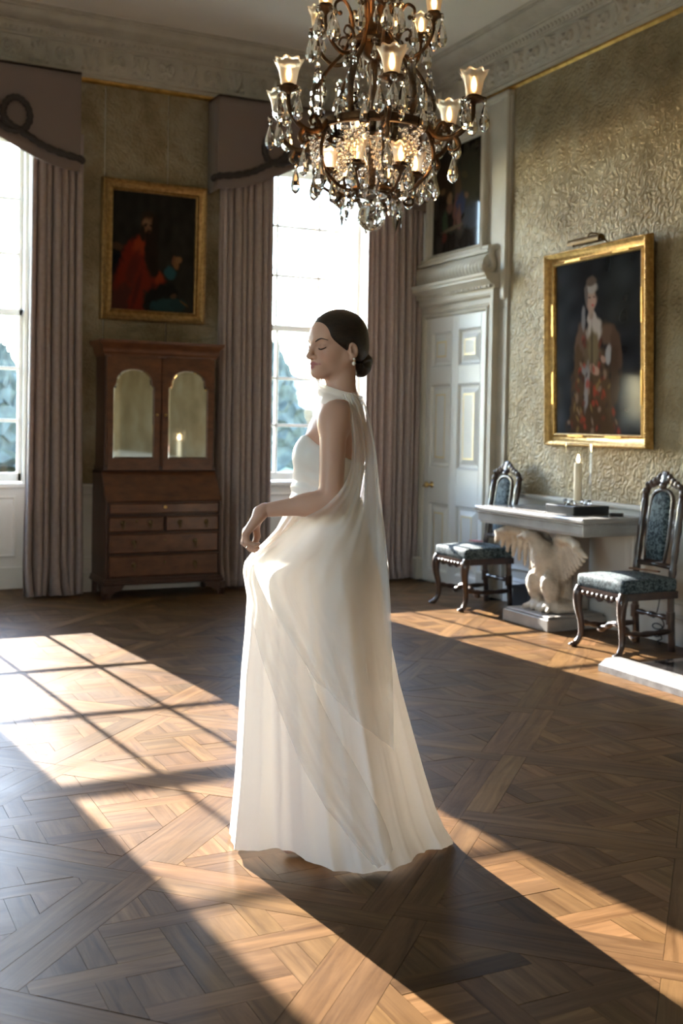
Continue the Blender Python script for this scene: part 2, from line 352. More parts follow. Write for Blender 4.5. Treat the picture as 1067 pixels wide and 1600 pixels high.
# back wall with deep window bays
m = MB(); T0, T1 = YB, YG + .12
xs = [XL - .2]
for a, b in sorted(WIN): xs += [a - .06, b + .06]
xs += [XR + .2]
for i in range(0, len(xs), 2): m.box(xs[i], xs[i + 1], T0, T1, -.05, ZC + .2)
for a, b in WIN: m.box(a - .06, b + .06, T0, T1, 3.72, ZC + .2)
wall_back = struct('wall_back', m, MT['cream'], label='back wall with deep window bays')
m = MB(); m.box(XR, XR + .2, YF - .2, YB + .02, -.05, ZC + .2); wall_right = struct('wall_right', m, MT['cream'], label='long wall hung with gilt leather')
m = MB(); LW = [(.6, .6325)]; ya = YF - .2  # left-wall opening is added out of view to let in fill daylight
for c_, h_ in LW: m.box(XL - .57, XL, ya, c_ - h_ - .06, -.05, ZC + .2); m.box(XL - .57, XL, c_ - h_ - .06, c_ + h_ + .06, 3.72, ZC + .2); ya = c_ + h_ + .06
m.box(XL - .57, XL, ya, YB + .6, -.05, ZC + .2); struct('wall_left', m, MT['cream'])
m = MB(); m.box(XL, XR, YF - .2, YF, -.05, ZC + .2); wall_front = struct('wall_front', m, MT['stonepaint'])
# gilt leather hangings, in tall sheets with open joints
def hang(parent, fx, a, b, z0, z1):
    m = MB()
    if fx == 'back': m.cbox(a + .003, b - .003, YB - .012, YB + .002, z0, z1, .004)
    else: m.box(XR - .012, XR + .002, a, b, z0, z1)
    m.build('leather_panel', MT['leather'], parent)
for a, b in ((1.78, 2.205), (2.205, 2.73), (2.73, 3.42), (4.86, 5.12)): hang(wall_back, 'back', a, b, .86, 4.09)
for a, b in ((-1.40, -.9), (-.9, -.1), (-.1, .30)): hang(wall_back, 'back', a, b, .86, 4.09)
ys = [7.43, 6.80, 6.10, 5.40, 4.70, 4.0, 3.3, 2.6, 1.9, 1.2, .5, -.2, -.9, -1.6, -2.2]
for b, a in zip(ys[:-1], ys[1:]): hang(wall_right, 'right', a, b, .86, 4.09)
for i in range(7): # the wall behind the viewer, seen only in the mirrors
    m = MB(); a = XL + i * 1.26; m.cbox(a + .002, a + 1.258, YF - .002, YF + .012, .86, 4.09, .004); m.build('leather_panel', MT['leather'], wall_front)
# dado, skirting, rails
def run(name, prof, mt, back=True, right=True, yend=7.43, xr=None, smooth=None, parent=None, **k):
    # sweep a (projection, height) profile along back and right walls with a mitre in the corner
    m = MB(); P = []
    if back: 
        for xx in ([XL] if xr is None else [xr[0]]): P.append([(xx, YB - d, z) for d, z in prof])
        P.append([((XR if right else xr[1]) - (d if right else 0), YB - d, z) for d, z in prof])
    if right:
        if not back: P.append([(XR - d, yend, z) for d, z in prof])
        P.append([(XR - d, YF, z) for d, z in prof])
    m.grid(P); m.f.append(tuple(range(len(prof)))); n = len(m.v); m.f.append(tuple(range(n - len(prof), n)))
    return m.build(name, mt, parent, kind=None if parent else 'structure', auto=smooth, **k)
run('trim_1', [(0, 4.085), (.018, 4.085), (.036, 4.098), (.038, 4.112), (.02, 4.124), (0, 4.126)], MT['gilt'], label='gilded picture rail under the cornice')
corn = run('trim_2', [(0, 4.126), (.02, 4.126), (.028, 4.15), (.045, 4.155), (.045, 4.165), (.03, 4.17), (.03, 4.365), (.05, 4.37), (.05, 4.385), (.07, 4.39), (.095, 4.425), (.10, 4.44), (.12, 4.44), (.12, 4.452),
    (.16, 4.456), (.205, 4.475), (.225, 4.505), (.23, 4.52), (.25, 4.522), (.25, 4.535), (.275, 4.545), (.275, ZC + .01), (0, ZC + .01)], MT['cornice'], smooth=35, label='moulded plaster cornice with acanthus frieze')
# acanthus reliefs of the frieze: a raised leaf and a scrolled husk, turn about
def leaf_mesh(kind):
    nx, nz = 22, 26; X, Z = np.meshgrid(np.linspace(-1, 1, nx), np.linspace(0, 1, nz)); a = np.abs(X)
    if kind == 0:
        wd = .95 - .35 * Z + .12 * np.sin(Z * 19); body = np.clip((wd - a) * 5, 0, 1)
        h = body * (.55 + .35 * np.cos(a * 9 - Z * 7) * (1 - .4 * Z)) + .5 * np.exp(-(a / .12) ** 2) + .45 * np.exp(-((Z - .92) / .09) ** 2) * (a < .75)
    else:
        r = np.hypot((a - .5) * 1.0, (Z - .55) * 1.6); h = .8 * np.exp(-((r - .32) / .09) ** 2) + .6 * np.exp(-(r / .1) ** 2) + .7 * np.exp(-(X / .2) ** 2 - ((Z - .35) / .3) ** 2) * (1 + .3 * np.cos(Z * 30))
        h += .35 * np.exp(-((Z - .08) / .05) ** 2)
    h *= np.clip((1 - a) * 6, 0, 1) * np.clip(Z * 9, 0, 1) * np.clip((1 - Z) * 9, 0, 1)
    P = np.stack([X * .082, -h * .03 * (1 + .5 * Z), .172 + 0 * X], -1); P[..., 2] = 4.178 + Z * .182
    mm = MB(); mm.grid(P); me = mm.mesh('acanthus', smooth=True); me.materials.append(MT['cornice']); return me
LEAF = [leaf_mesh(0), leaf_mesh(1)]
k = 0; x = XR - .17
while x > .75: link('acanthus_leaf' if k % 2 == 0 else 'scroll_husk', LEAF[k % 2], None, corn, (x, YB - .029, 0)); x -= .205; k += 1
k = 1; y = YB - .17
while y > 4.3: link('acanthus_leaf' if k % 2 == 0 else 'scroll_husk', LEAF[k % 2], None, corn, (XR - .029, y, 0), (0, 0, -PI / 2)); y -= .205; k += 1
m = MB(); x = XR - .08
while x > .7: m.ball((x, YB - .082, 4.405), .017, 6, 4); x -= .046
y = YB - .08
while y > 4.2: m.ball((XR - .082, y, 4.405), .017, 6, 4); y -= .046
m.build('bead_moulding', MT['cornice'], corn, smooth=True, kind='stuff')
DR = [(0, .835), (.015, .835), (.02, .845), (.038, .85), (.042, .868), (.03, .876), (0, .878)]
BB = [(0, -.01), (.028, -.01), (.028, .15), (.02, .165), (.022, .175), (.008, .195), (0, .195)]
run('trim_3', DR, MT['cream'], back=False, label='cream dado rail below the leather')
run('baseboard_right', BB, MT['cream'], back=False)
for i, (a, b) in enumerate(((1.72, 3.43), (4.83, XR), (-1.40, .32))):
    run('trim_%d' % (4 + i + (4 if i == 2 else 0)), DR, MT['cream'], right=False, xr=(a, b)); run('baseboard_back' + ('', '_corner', '_far')[i], BB, MT['cream'], right=False, xr=(a, b))
def dado_panel(parent, wall, a, b, z0=.26, z1=.79):
    # raised field with a moulded border
    m = MB(); r = [(0, 0), (.012, 0), (.018, .012), (.012, .028), (.004, .03), (.004, .05), (.012, .09)]
    P = []
    for d, s in r:
        q = [(a + s, z0 + s), (b - s, z0 + s), (b - s, z1 - s), (a + s, z1 - s)]
        P.append([((x_, YB - d, z_) if wall == 'back' else (XR - d, x_, z_)) for x_, z_ in q])
    m.grid(P, closed=True); n = len(m.v); m.f.append((n - 4, n - 3, n - 2, n - 1)); m.build('dado_panel', MT['cream'], parent)
for y in np.arange(7.40, 4.0, -.78): dado_panel(wall_right, 'right', y - .72, y)
for x in (1.82, 2.36, 2.90, -.25, -.8, -1.35): dado_panel(wall_back, 'back', x, x + .48)
# windows: nine panes over nine, in panelled reveals, with an apron panel and brass lifts
WALLWIN = [(((a + b) / 2, YG, 0), 0, (b - a) / 2) for a, b in WIN] + [((XL - .45, c_, 0), PI / 2, h_) for c_, h_ in LW]
for wi, (wloc, wrz, hw) in enumerate(WALLWIN):
    W = empty('window_%d' % (wi + 1), wloc, wrz, kind='structure', label=('tall sash window half cut off beside the curtain', 'tall sash window behind the woman', 'added sash window beyond the view, for more daylight', 'added side sash window, unseen, letting in fill daylight', 'far added fill-light window, unseen')[wi])  # the windows out of view are added so daylight lifts the shadows
    z0, z1, zm = .87, 3.70, 2.265
    fr = MB(); fr.box(-hw - .06, -hw, -.06, .08, .0, z1 + .03); fr.box(hw, hw + .06, -.06, .08, .0, z1 + .03); fr.box(-hw - .06, hw + .06, -.06, .08, z1 - .0, z1 + .03); fr.cbox(-hw - .06, hw + .06, -.14, .08, z0 - .05, z0 - .005, .008)
    fr.build('window_frame', MT['white'], W)
    for si_, (za, zb, yo) in enumerate(((z0, zm + .03, 0), (zm - .03, z1, .035))):
        rl = MB(); br = .075 if si_ == 0 else .06; tr = .06 if si_ == 0 else .05
        rl.cbox(-hw, hw, yo - .02, yo + .02, za, za + br, .006); rl.cbox(-hw, hw, yo - .02, yo + .02, zb - tr, zb, .006)
        rl.cbox(-hw, -hw + .035, yo - .02, yo + .02, za, zb, .006); rl.cbox(hw - .035, hw, yo - .02, yo + .02, za, zb, .006)
        sash = rl.build('sash', MT['white'], W)
        pw = 2 * hw / 3; ph = (zb - tr - za - br) / 3
        for i in (1, 2): mm = MB(); mm.cbox(-hw + i * pw - .014, -hw + i * pw + .014, yo - .016, yo + .016, za, zb, .005); mm.build('glazing_bar', MT['white'], sash)
        for j in (1, 2): mm = MB(); mm.cbox(-hw, hw, yo - .016, yo + .016, za + br + j * ph - .014, za + br + j * ph + .014, .005); mm.build('glazing_bar', MT['white'], sash)
        for i in range(3):
            for j in range(3): box('pane', MT['pane'], sash, -hw + i * pw, -hw + (i + 1) * pw, yo - .002, yo + .002, za + br + j * ph, za + br + (j + 1) * ph)
    for s in (-.35, .35):
        lf = MB(); lf.cbox(s - .025, s + .025, -.036, -.02, z0 + .02, z0 + .035, .004); lf.tube(spline([(s - .02, -.036, z0 + .028), (s - .018, -.05, z0 + .03), (s + .018, -.05, z0 + .03), (s + .02, -.036, z0 + .028)], 4), .004, 6); lf.build('sash_lift', MT['brass'], W)
    ap = MB(); ap.box(-hw, hw, -.12, -.02, 0, z0 - .05); ap.cbox(-hw, hw, -.135, -.12, 0, .18, .004)
    apo = ap.build('apron', MT['white'], W)
    q = MB(); r = [(0, 0), (.010, 0), (.014, .012), (.004, .024), (.004, .045), (.010, .08)]
    for c0, c1 in ((-hw + .06, -.03), (.03, hw - .06)):
        q.grid([[(c0 + s, -.12 - d, .26 + s), (c1 - s, -.12 - d, .26 + s), (c1 - s, -.12 - d, .76 - s), (c0 + s, -.12 - d, .76 - s)] for d, s in r], closed=True); n = len(q.v); q.f.append((n - 4, n - 3, n - 2, n - 1))
    q.build('apron_panel', MT['white'], apo)
    for s in (-1, 1): # folded shutters lining the reveal
        for j, (za, zb) in enumerate(((.86, 2.25), (2.28, 3.68))):
            sh = MB(); x_ = s * (hw + .06); sh.cbox(min(x_, x_ - s * .03), max(x_, x_ - s * .03), YB - YG + .02, -.07, za, zb, .004); x2 = x_ - s * .03
            sh.cbox(min(x2, x2 - s * .008), max(x2, x2 - s * .008), YB - YG + .09, -.14, za + .08, zb - .08, .006); sh.build('shutter', MT['white'], W)
# ------------------------------------------------------------------ door, overdoor, curtains, pictures, bureau
def PX(m, x0, x1, y0, y1, z0, z1, b=.005): return m.cbox(x0, x1, y0, y1, z0, z1, b)
DY0, DY1, DZ = 7.735, 8.70, 2.35
door = empty('door_1', (XR, (DY0 + DY1) / 2, 0), kind='structure', label='cream six-panel door with gilded mouldings')
hw = (DY1 - DY0) / 2
m = MB(); X0 = -.035
for y0, y1 in ((-hw, -hw + .075), (-.055, .055), (hw - .085, hw)): m.cbox(X0, 0, y0, y1, .005, DZ, .004)
ROWS = [(.10, .72), (1.02, 1.765), (1.91, 2.23)]
for z0, z1 in ((.005, .10), (.72, 1.02), (1.765, 1.91), (2.23, DZ)):
    m.cbox(X0 + .0006, 0, -hw + .076, -.056, z0, z1, .002); m.cbox(X0 + .0006, 0, .056, hw - .086, z0, z1, .002)
m.build('door_leaf', MT['doorpaint'], door)
for z0, z1 in ROWS:
    for y0, y1 in ((-hw + .075, -.055), (.055, hw - .085)):
        q = MB(); r = [(-.035, 0), (-.037, .006), (-.028, .018), (-.016, .024), (-.014, .045), (-.03, .085), (-.031, .09)]
        q.grid([[(d, y0 + s, z0 + s), (d, y1 - s, z0 + s), (d, y1 - s, z1 - s), (d, y0 + s, z1 - s)] for d, s in r], closed=True); n = len(q.v); q.f.append((n - 4, n - 3, n - 2, n - 1))
        pn = q.build('panel', MT['doorpaint'], door)
        g = MB(); s0, s1 = .09, .104
        g.grid([[(-.032, y0 + s, z0 + s), (-.032, y1 - s, z0 + s), (-.032, y1 - s, z1 - s), (-.032, y0 + s, z1 - s)] for s in (s0, s1)], closed=True); g.build('gilt_line', MT['giltline'], pn)
m = MB(); m.lathe([(.028, 0), (.028, -.006), (.012, -.01), (.010, -.035), (.022, -.042), (.028, -.056), (.022, -.07), (.006, -.075)], 16, (X0, hw - .14, .868), axis='x')
m.build('knob', MT['brass'], door, smooth=True)
m = MB(); m.lathe([(.014, 0), (.014, -.005), (.006, -.007), (.006, -.02), (.012, -.026), (.004, -.034)], 12, (X0 + .01, hw - .02, .85), axis='x'); m.build('catch', MT['oldbrass'], door, smooth=True)
sur = empty('trim_6', (XR, 0, 0), kind='structure', label='stone-coloured carved door surround reaching up to the cornice')
m = MB() # architrave
for d, w_ in ((.06, .16), (.075, .12), (.05, .05)): pass
prof = [(0, .0), (.035, .0), (.05, .012), (.055, .03), (.04, .045), (.048, .06), (.048, .10), (.075, .115), (.085, .135), (.085, .165), (0, .165)]
P = []
for y, z, sy, sz in ((DY1, 0, 1, 0), (DY1, DZ, 1, 1), (DY0, DZ, -1, 1), (DY0, 0, -1, 0)):
    P.append([(-d, y + sy * s, z + sz * s) for d, s in prof])
m.grid(P); m.build('architrave', MT['stonepaint'], sur)
m = MB(); PX(m, -.03, .01, 7.445, 8.965, DZ, 4.086); PX(m, -.03, .01, 7.445, 7.57, 0, DZ); PX(m, -.055, 0, 7.452, 7.53, 2.42, 4.06, .012); PX(m, -.04, 0, 8.79, 8.96, 2.88, 4.06, .01); PX(m, -.07, 0, 7.44, 8.96, 4.03, 4.086, .015)
m.build('backing', MT['stonepaint'], sur)
m = MB(); y = 7.60
PX(m, -.06, 0, 7.572, 7.60, .2, 2.5, .006); m.build('side_strip', MT['cream'], sur)
m = MB(); PX(m, -.10, 0, 7.55, 8.93, 0, .19, .01); 
# plinth blocks only at the jambs
m = MB(); PX(m, -.095, 0, 7.56, 7.735, 0, .2, .01); m.build('plinth_block', MT['stonepaint'], sur); m = MB(); PX(m, -.095, 0, 8.70, 8.87, 0, .2, .01); m.build('plinth_block', MT['stonepaint'], sur)
prof = [(0, 2.515), (.09, 2.515), (.09, 2.54), (.12, 2.55), (.15, 2.575), (.17, 2.585), (.17, 2.60), (.185, 2.615), (.19, 2.635), (0, 2.64)]
m = MB(); m.grid([[(-d, 7.545, z) for d, z in prof], [(-d, 8.93, z) for d, z in prof]]); m.f += [tuple(range(len(prof))), tuple(range(len(prof), 2 * len(prof)))]; m.build('shelf_cornice', MT['stonepaint'], sur)
m = MB(); y = 7.58
while y < 8.90: m.cbox(-.118, -.09, y, y + .026, 2.522, 2.548, .003); y += .045
m.build('dentils', MT['stonepaint'], sur, kind='stuff')
# swelling frieze carved with leaning leaves
nf = 22; ys_ = np.linspace(7.66, 8.80, nf * 6 + 1); zz = np.linspace(0, 1, 9); P = []
for t in zz:
    row = []
    for i, y in enumerate(ys_):
        ph = (i / 6 + t * .8) % 1; rid = .014 * abs(math.sin(PI * ph)); row.append((-.045 - .075 * math.sin(PI * (.15 + .7 * (1 - t))) - rid * math.sin(PI * t), y, 2.64 + .17 * t))
    P.append(row)
m = MB(); m.grid(P); n = len(ys_); e1 = [k_ * n for k_ in range(len(zz))]; e2 = [k_ * n + n - 1 for k_ in range(len(zz))]
for e in (e1, e2):
    b = len(m.v); y = m.v[e[0]][1]; m.v += [(0, y, 2.64), (0, y, 2.81)]; m.f.append(tuple(e + [b + 1, b]))
m.build('leaf_frieze', MT['stonepaint'], sur, smooth=True)
for yy in (7.60, 8.85): # scrolled brackets at the ends of the frieze
    pts = [(-.03, 2.86), (-.075, 2.84), (-.085, 2.78), (-.06, 2.73), (-.07, 2.68), (-.12, 2.655), (-.155, 2.665), (-.16, 2.69), (-.135, 2.70)]
    m = MB(); m.tube([(a, yy, z) for a, z in spline(pts, 5)], .014, 8, 1.9, up=(0, 1, 0)); m.build('scroll_bracket', MT['stonepaint'], sur, smooth=True)
m = MB(); PX(m, -.10, 0, 7.64, 8.82, 2.815, 2.845, .008); PX(m, -.075, 0, 7.66, 8.80, 2.845, 2.885, .01); m.build('ledge', MT['stonepaint'], sur)
def frame_mesh(wd, ht, prof):
    # prof: (outward offset from canvas edge, projection); the frame lies in x-z with front at -y
    m = MB(); P = []
    for d_, p_ in prof: P.append([(-wd / 2 - d_, -p_, -ht / 2 - d_), (wd / 2 + d_, -p_, -ht / 2 - d_), (wd / 2 + d_, -p_, ht / 2 + d_), (-wd / 2 - d_, -p_, ht / 2 + d_)])
    m.grid(P, closed=True); return m
def canvas(wd, ht, paint, nx=110, ny=140, y=-.012):
    X, Y = np.meshgrid(np.linspace(0, 1, nx), np.linspace(0, 1, ny))
    m = MB(); m.grid(np.stack([(X - .5) * wd, 0 * X + y, (.5 - Y) * ht], -1)); me = m.mesh('canvas'); C = paint(X, Y)
    me.attributes.new('paint', 'FLOAT_COLOR', 'POINT').data.foreach_set('color', np.concatenate([C, np.ones(C.shape[:2] + (1,))], -1).astype('f').ravel()); return me
def fbm(X, Y, s, seed):
    r = np.random.default_rng(seed); o = 0 * X
    for k in range(26): a, f_, p = r.uniform(0, PI), r.uniform(.6, 3) * s, r.uniform(0, 6.28); o = o + np.sin((X * math.cos(a) + Y * math.sin(a)) * f_ + p) / 26 ** .5
    return o
def stroke(C, X, Y, cx, cy, rx, ry, ang, col, soft=.25, al=1, asp=1.25, wob=None):
    a = math.radians(ang); dx, dy = X - cx, (Y - cy) * asp; u = (dx * math.cos(a) + dy * math.sin(a)) / rx; v = (-dx * math.sin(a) + dy * math.cos(a)) / (ry * asp)
    d = np.hypot(u, v) + (0 if wob is None else wob); k = np.clip((1 + soft - d) / (2 * soft), 0, 1); k = (k * k * (3 - 2 * k) * al)[..., None]
    return C * (1 - k) + np.array(col) * k
def do(C, X, Y, lst, wob):
    for s in lst: C = stroke(C, X, Y, *s, wob=wob)
    return C
def paint_beard(X, Y):
    wob = .10 * fbm(X, Y, 40, 3); C = np.ones(X.shape + (3,)) * np.array((.013, .012, .011)) * (1 + .35 * X[..., None]) * (1 + .2 * fbm(X, Y, 20, 1)[..., None])
    red, red2, dk = (.115, .013, .008), (.20, .028, .012), (.006, .006, .007)
    return do(C, X, Y, [(.06, .47, .07, .03, 10, (.05, .028, .018)), (.05, .62, .09, .1, 0, (.004, .006, .010)), (.22, .78, .19, .26, 8, red), (.20, .98, .21, .2, 0, (.05, .014, .012)), (.30, .98, .1, .2, 5, red),
        (.27, .52, .13, .15, 28, red), (.33, .46, .08, .09, 20, red2, .4), (.36, .66, .09, .17, -28, red), (.50, .76, .15, .075, -22, red), (.57, .72, .05, .06, 0, red2, .4), (.25, .65, .06, .15, 20, (.055, .012, .010), .5, .7), (.30, .83, .03, .16, 15, (.04, .008, .008), .5, .7),
        (.62, .86, .20, .10, -12, dk), (.50, .93, .12, .10, 0, dk), (.68, .95, .22, .065, -4, (.014, .040, .046)), (.80, .93, .10, .05, 0, (.012, .03, .034)), (.70, .665, .075, .055, 30, (.018, .058, .070)), (.77, .58, .035, .05, -15, (.15, .07, .032)), (.79, .545, .05, .03, -10, (.17, .085, .04)), (.74, .55, .02, .04, 10, (.12, .055, .03)),
        (.88, .92, .065, .008, 32, (.10, .055, .022)), (.75, .86, .04, .02, -20, (.06, .035, .025)),
        (.415, .215, .085, .06, 0, (.022, .013, .009)), (.42, .285, .072, .085, 4, (.125, .062, .036)), (.40, .255, .04, .03, 0, (.17, .09, .052), .5), (.455, .30, .02, .035, 0, (.15, .075, .045), .5), (.39, .275, .022, .010, 0, (.02, .012, .010)), (.455, .272, .018, .010, 0, (.02, .012, .010)), (.40, .262, .03, .006, 0, (.03, .017, .012)),
        (.51, .30, .045, .12, 0, (.014, .010, .008)), (.36, .34, .03, .07, 0, (.018, .012, .009)), (.44, .35, .06, .035, 0, (.020, .012, .008)), (.44, .335, .02, .006, 0, (.08, .03, .022)), (.47, .52, .085, .20, -6, (.016, .010, .008)), (.50, .62, .05, .10, -8, (.012, .008, .006))], wob)
def paint_lady(X, Y):
    wob = .12 * fbm(X, Y, 36, 5); C = np.ones(X.shape + (3,)) * np.array((.012, .013, .016)); C = C * (1 + 1.1 * np.clip(.35 - X, 0, 1) * 2.2)[..., None] * (1 + .25 * fbm(X, Y, 14, 2)[..., None])
    C = C + np.clip(.3 - X, 0, 1)[..., None] * np.array((.004, .016, .022)); br, cr = (.065, .040, .024), (.30, .26, .235)
    L = [(.44, .84, .24, .30, 0, (.045, .028, .018)), (.33, .78, .13, .26, 6, br), (.55, .80, .14, .28, -8, br), (.44, .95, .26, .15, 0, (.05, .03, .018)), (.44, .55, .10, .12, 0, (.085, .06, .038)), (.30, .47, .06, .12, 14, (.09, .06, .045)), (.28, .58, .05, .10, 0, br), (.62, .43, .10, .06, 38, (.08, .05, .036)), (.72, .53, .06, .13, -10, (.06, .036, .026)), (.70, .68, .05, .18, 0, (.045, .028, .02)),
         (.47, .40, .085, .075, 0, cr), (.44, .34, .05, .05, 0, cr), (.455, .50, .06, .10, 0, (.11, .085, .05)), (.38, .72, .028, .14, 6, (.17, .16, .16)), (.63, .55, .03, .06, 10, (.22, .21, .21)), (.36, .63, .04, .03, 20, (.15, .14, .14)), (.57, .575, .035, .018, 30, (.24, .15, .115)), (.47, .635, .055, .025, 24, (.26, .165, .125)), (.44, .61, .03, .018, 0, (.24, .15, .115)),
         (.34, .33, .022, .07, 0, (.15, .145, .15)), (.43, .29, .028, .05, 0, (.24, .18, .15)), (.435, .225, .058, .072, 0, (.27, .185, .15)), (.455, .24, .03, .03, 0, (.31, .2, .165), .5), (.44, .165, .068, .032, 0, (.26, .235, .22)), (.43, .125, .06, .028, 0, (.08, .06, .05)), (.375, .20, .02, .06, 0, (.10, .085, .08)), (.415, .215, .014, .006, 0, (.05, .03, .025)), (.465, .215, .012, .006, 0, (.05, .03, .025)), (.45, .262, .016, .005, 0, (.30, .07, .06)), (.44, .62, .012, .25, 0, (.03, .02, .015), .5, .6)]
    r = np.random.default_rng(9)
    for k in range(90):
        y = r.uniform(.42, .99); hw_ = .10 + .22 * max(0, y - .5) / .5; x = .44 + r.uniform(-1, 1) * hw_
        if .40 < y < .6 and abs(x - .45) < .07: continue
        c = [(.21, .035, .022), (.15, .10, .04), (.17, .12, .09), (.035, .022, .02), (.10, .03, .02)][r.integers(5)]; L.append((x, y, r.uniform(.008, .02), r.uniform(.012, .03), r.uniform(-40, 40), c, .6, .75))
    return do(C, X, Y, L, wob)
def paint_over(X, Y):
    wob = .15 * fbm(X, Y, 30, 8); C = np.ones(X.shape + (3,)) * np.array((.018, .015, .013)) * (1 + .5 * fbm(X, Y, 12, 4)[..., None])
    return do(C, X, Y, [(.75, .35, .3, .3, 0, (.035, .032, .022)), (.25, .3, .2, .2, 0, (.022, .014, .008)), (.52, .38, .06, .17, -8, (.075, .046, .026)), (.35, .5, .05, .07, 0, (.16, .095, .05)), (.35, .58, .06, .05, 0, (.10, .05, .035)), (.48, .60, .05, .14, 10, (.10, .045, .035)), (.58, .57, .10, .12, 0, (.03, .035, .07)), (.55, .70, .05, .12, 0, (.11, .055, .045)), (.26, .72, .06, .12, 0, (.03, .045, .025)), (.42, .78, .22, .02, -6, (.09, .07, .045)), (.25, .85, .05, .05, 0, (.07, .02, .016)), (.7, .5, .05, .03, 30, (.14, .08, .05)), (.8, .72, .15, .12, 0, (.04, .045, .055)), (.2, .4, .05, .03, 0, (.10, .06, .03)), (.65, .3, .07, .03, 20, (.06, .05, .025))], wob)
od = empty('trim_7', (XR - .03, 8.225, 3.36), -PI / 2, kind='structure', label='dark figure painting set in the moulded panel over the door')
link('canvas', canvas(.77, .90, paint_over), MT['paint'], od)
frame_mesh(.77, .90, [(0, .008), (.0, .025), (.012, .032), (.02, .022), (.03, .022), (.04, .04), (.06, .052), (.078, .045), (.085, .03), (.085, 0)]).build('moulded_frame', MT['stonepaint'], od)
def picture(name, loc, rz, wd, ht, paint, prof, mt, tilt, label, bead=None):
    p = empty(name, loc, rz, label=label, cat='painting'); p.rotation_euler = (tilt, 0, rz)
    link('canvas', canvas(wd, ht, paint), MT['paint'], p); frame_mesh(wd, ht, prof).build('frame', mt, p, auto=40)
    if bead:
        d_, p_, r_, st = bead; m = MB(); a, b = wd / 2 + d_, ht / 2 + d_
        for s in (-1, 1):
            for x in np.arange(-a, a, st): m.ball((x, -p_, s * b), r_, 6, 4)
            for z in np.arange(-b, b, st): m.ball((s * a, -p_, z), r_, 6, 4)
        m.build('carved_edge', mt, p, smooth=True, kind='stuff')
    return p
FP = [(-.004, .010), (.0, .028), (.008, .034), (.018, .028), (.026, .022), (.045, .030), (.062, .052), (.076, .060), (.086, .054), (.09, .035), (.094, .0)]
pb = picture('framed_painting', (2.612, YB - .03, 2.775), 0, .70, .955, paint_beard, FP, MT['darkgilt'], .03, 'dark painting of a bearded man in a red coat, above the bureau', (.074, .058, .010, .019))
pr = picture('framed_painting', (XR - .047, 6.28, 1.972), -PI / 2 - .012, .96, 1.24, paint_lady, FP, MT['giltframe'], .03, 'gilt-framed full-length portrait of a lady in a flowered gown, above the eagle table', (.080, .058, .008, .017))
for s, t in ((-.25, 1), (.28, 1), (-.22, -1), (.2, -1)): # polished gilt sight-edge plaques
    m = MB(); m.cbox(s - .09, s + .09, -.0385, -.026, t * .62 + (.006 if t > 0 else -.024), t * .62 + (.024 if t > 0 else -.006), .003); m.build('gilt_plaque', MT['gilt'], pr)
for s, t in ((.25, 1), (-.3, 1), (.22, -1), (-.28, -1)):
    m = MB(); m.cbox(t * .48 + (.006 if t > 0 else -.024), t * .48 + (.024 if t > 0 else -.006), -.0385, -.026, s - .12, s + .12, .003); m.build('gilt_plaque', MT['gilt'], pr)
pl = empty('picture_light', (XR - .05, 6.28, 2.70), -PI / 2, label='slim bronze picture light on a bent arm over the portrait', cat='lamp')
m = MB(); n = 12; P = []
for x in (-.17, .17): P.append([(x, -.13 - .032 * math.cos(a), .0 + .032 * math.sin(a)) for a in np.linspace(-.5, PI + .5, n)])
m.grid(P); m.grid([[(x, y * .97 - .003, z * .93) for x, y, z in r] for r in P][::-1])
for x in (-.17, .17): m.add([(x, -.13, 0)] + [(x, -.13 - .032 * math.cos(a), .032 * math.sin(a)) for a in np.linspace(-.5, PI + .5, n)], [(0, i + 1, i + 2) for i in range(n - 1)])
m.build('lamp_shade', MT['oldbrass'], pl, auto=40)
m = MB(); m.tube(spline([(.02, -.13, .03), (.03, -.11, .055), (.05, -.04, .045), (.06, .02, -.01), (.06, .035, -.06)], 6), .006, 8); m.build('arm', MT['oldbrass'], pl, smooth=True)
m = MB(); m.tube([(-.15, -.125, .005), (.15, -.125, .005)], .010, 8); m.build('tube_lamp', MT['plasticw'], pl, smooth=True)

# curtains
def curtain(name, x0, x1, y, ztop, label, seed, spread=1.12, nf=8):
    r = np.random.default_rng(seed); nx, nz = nf * 12, 42; P = []
    u = np.linspace(0, 1, nx); ph = r.uniform(-.5, .5, nf + 2); am = r.uniform(.55, 1.2, nf + 2)
    for k in range(nz):
        t = k / (nz - 1); z = ztop * (1 - t); sp = 1 + (spread - 1) * t ** 2.2
        c = u * nf; i = np.floor(c).astype(int); f_ = c - i; a = am[i] * (1 - f_) + am[np.minimum(i + 1, nf + 1)] * f_; p_ = ph[i] * (1 - f_) + ph[np.minimum(i + 1, nf + 1)] * f_
        w_ = np.sin(2 * PI * c + p_ * 2 + .35 * np.sin(3 * t + seed)) ; w2 = np.sign(w_) * np.abs(w_) ** .7
        X = x0 + (x1 - x0) * (.5 + (u - .5) * sp) + .012 * np.cos(2 * PI * c) * a; Y = y + (.050 + .012 * t) * w2 * a + .01 * np.sin(5 * u + 2 * t)
        Z = np.full(nx, z)
        if t > .93:
            q = (t - .93) / .07; Y = Y - .05 * q * q * (.6 + .4 * np.sin(9 * u + seed)); Z = np.maximum(z, .006 + .012 * np.abs(w_) * (q < 1)); X = X + .02 * q * np.sin(12 * u)
        P.append(np.stack([X, Y, Z], -1))
    m = MB(); m.grid(P); o = m.build(name, MT['curtain'], None, smooth=True, label=label, cat='curtain', group='floor-length window curtains')
    md = o.modifiers.new('thick', 'SOLIDIFY'); md.thickness = .004; return o
curtain('curtain', 1.585, 1.985, 8.80, 3.62, 'mauve-brown curtain between the cut-off window and the bureau', 1, 1.18, 7)
curtain('curtain', -.02, .40, 8.80, 3.62, 'mauve-brown curtain closing the far side of the cut-off window', 4, 1.08, 7)
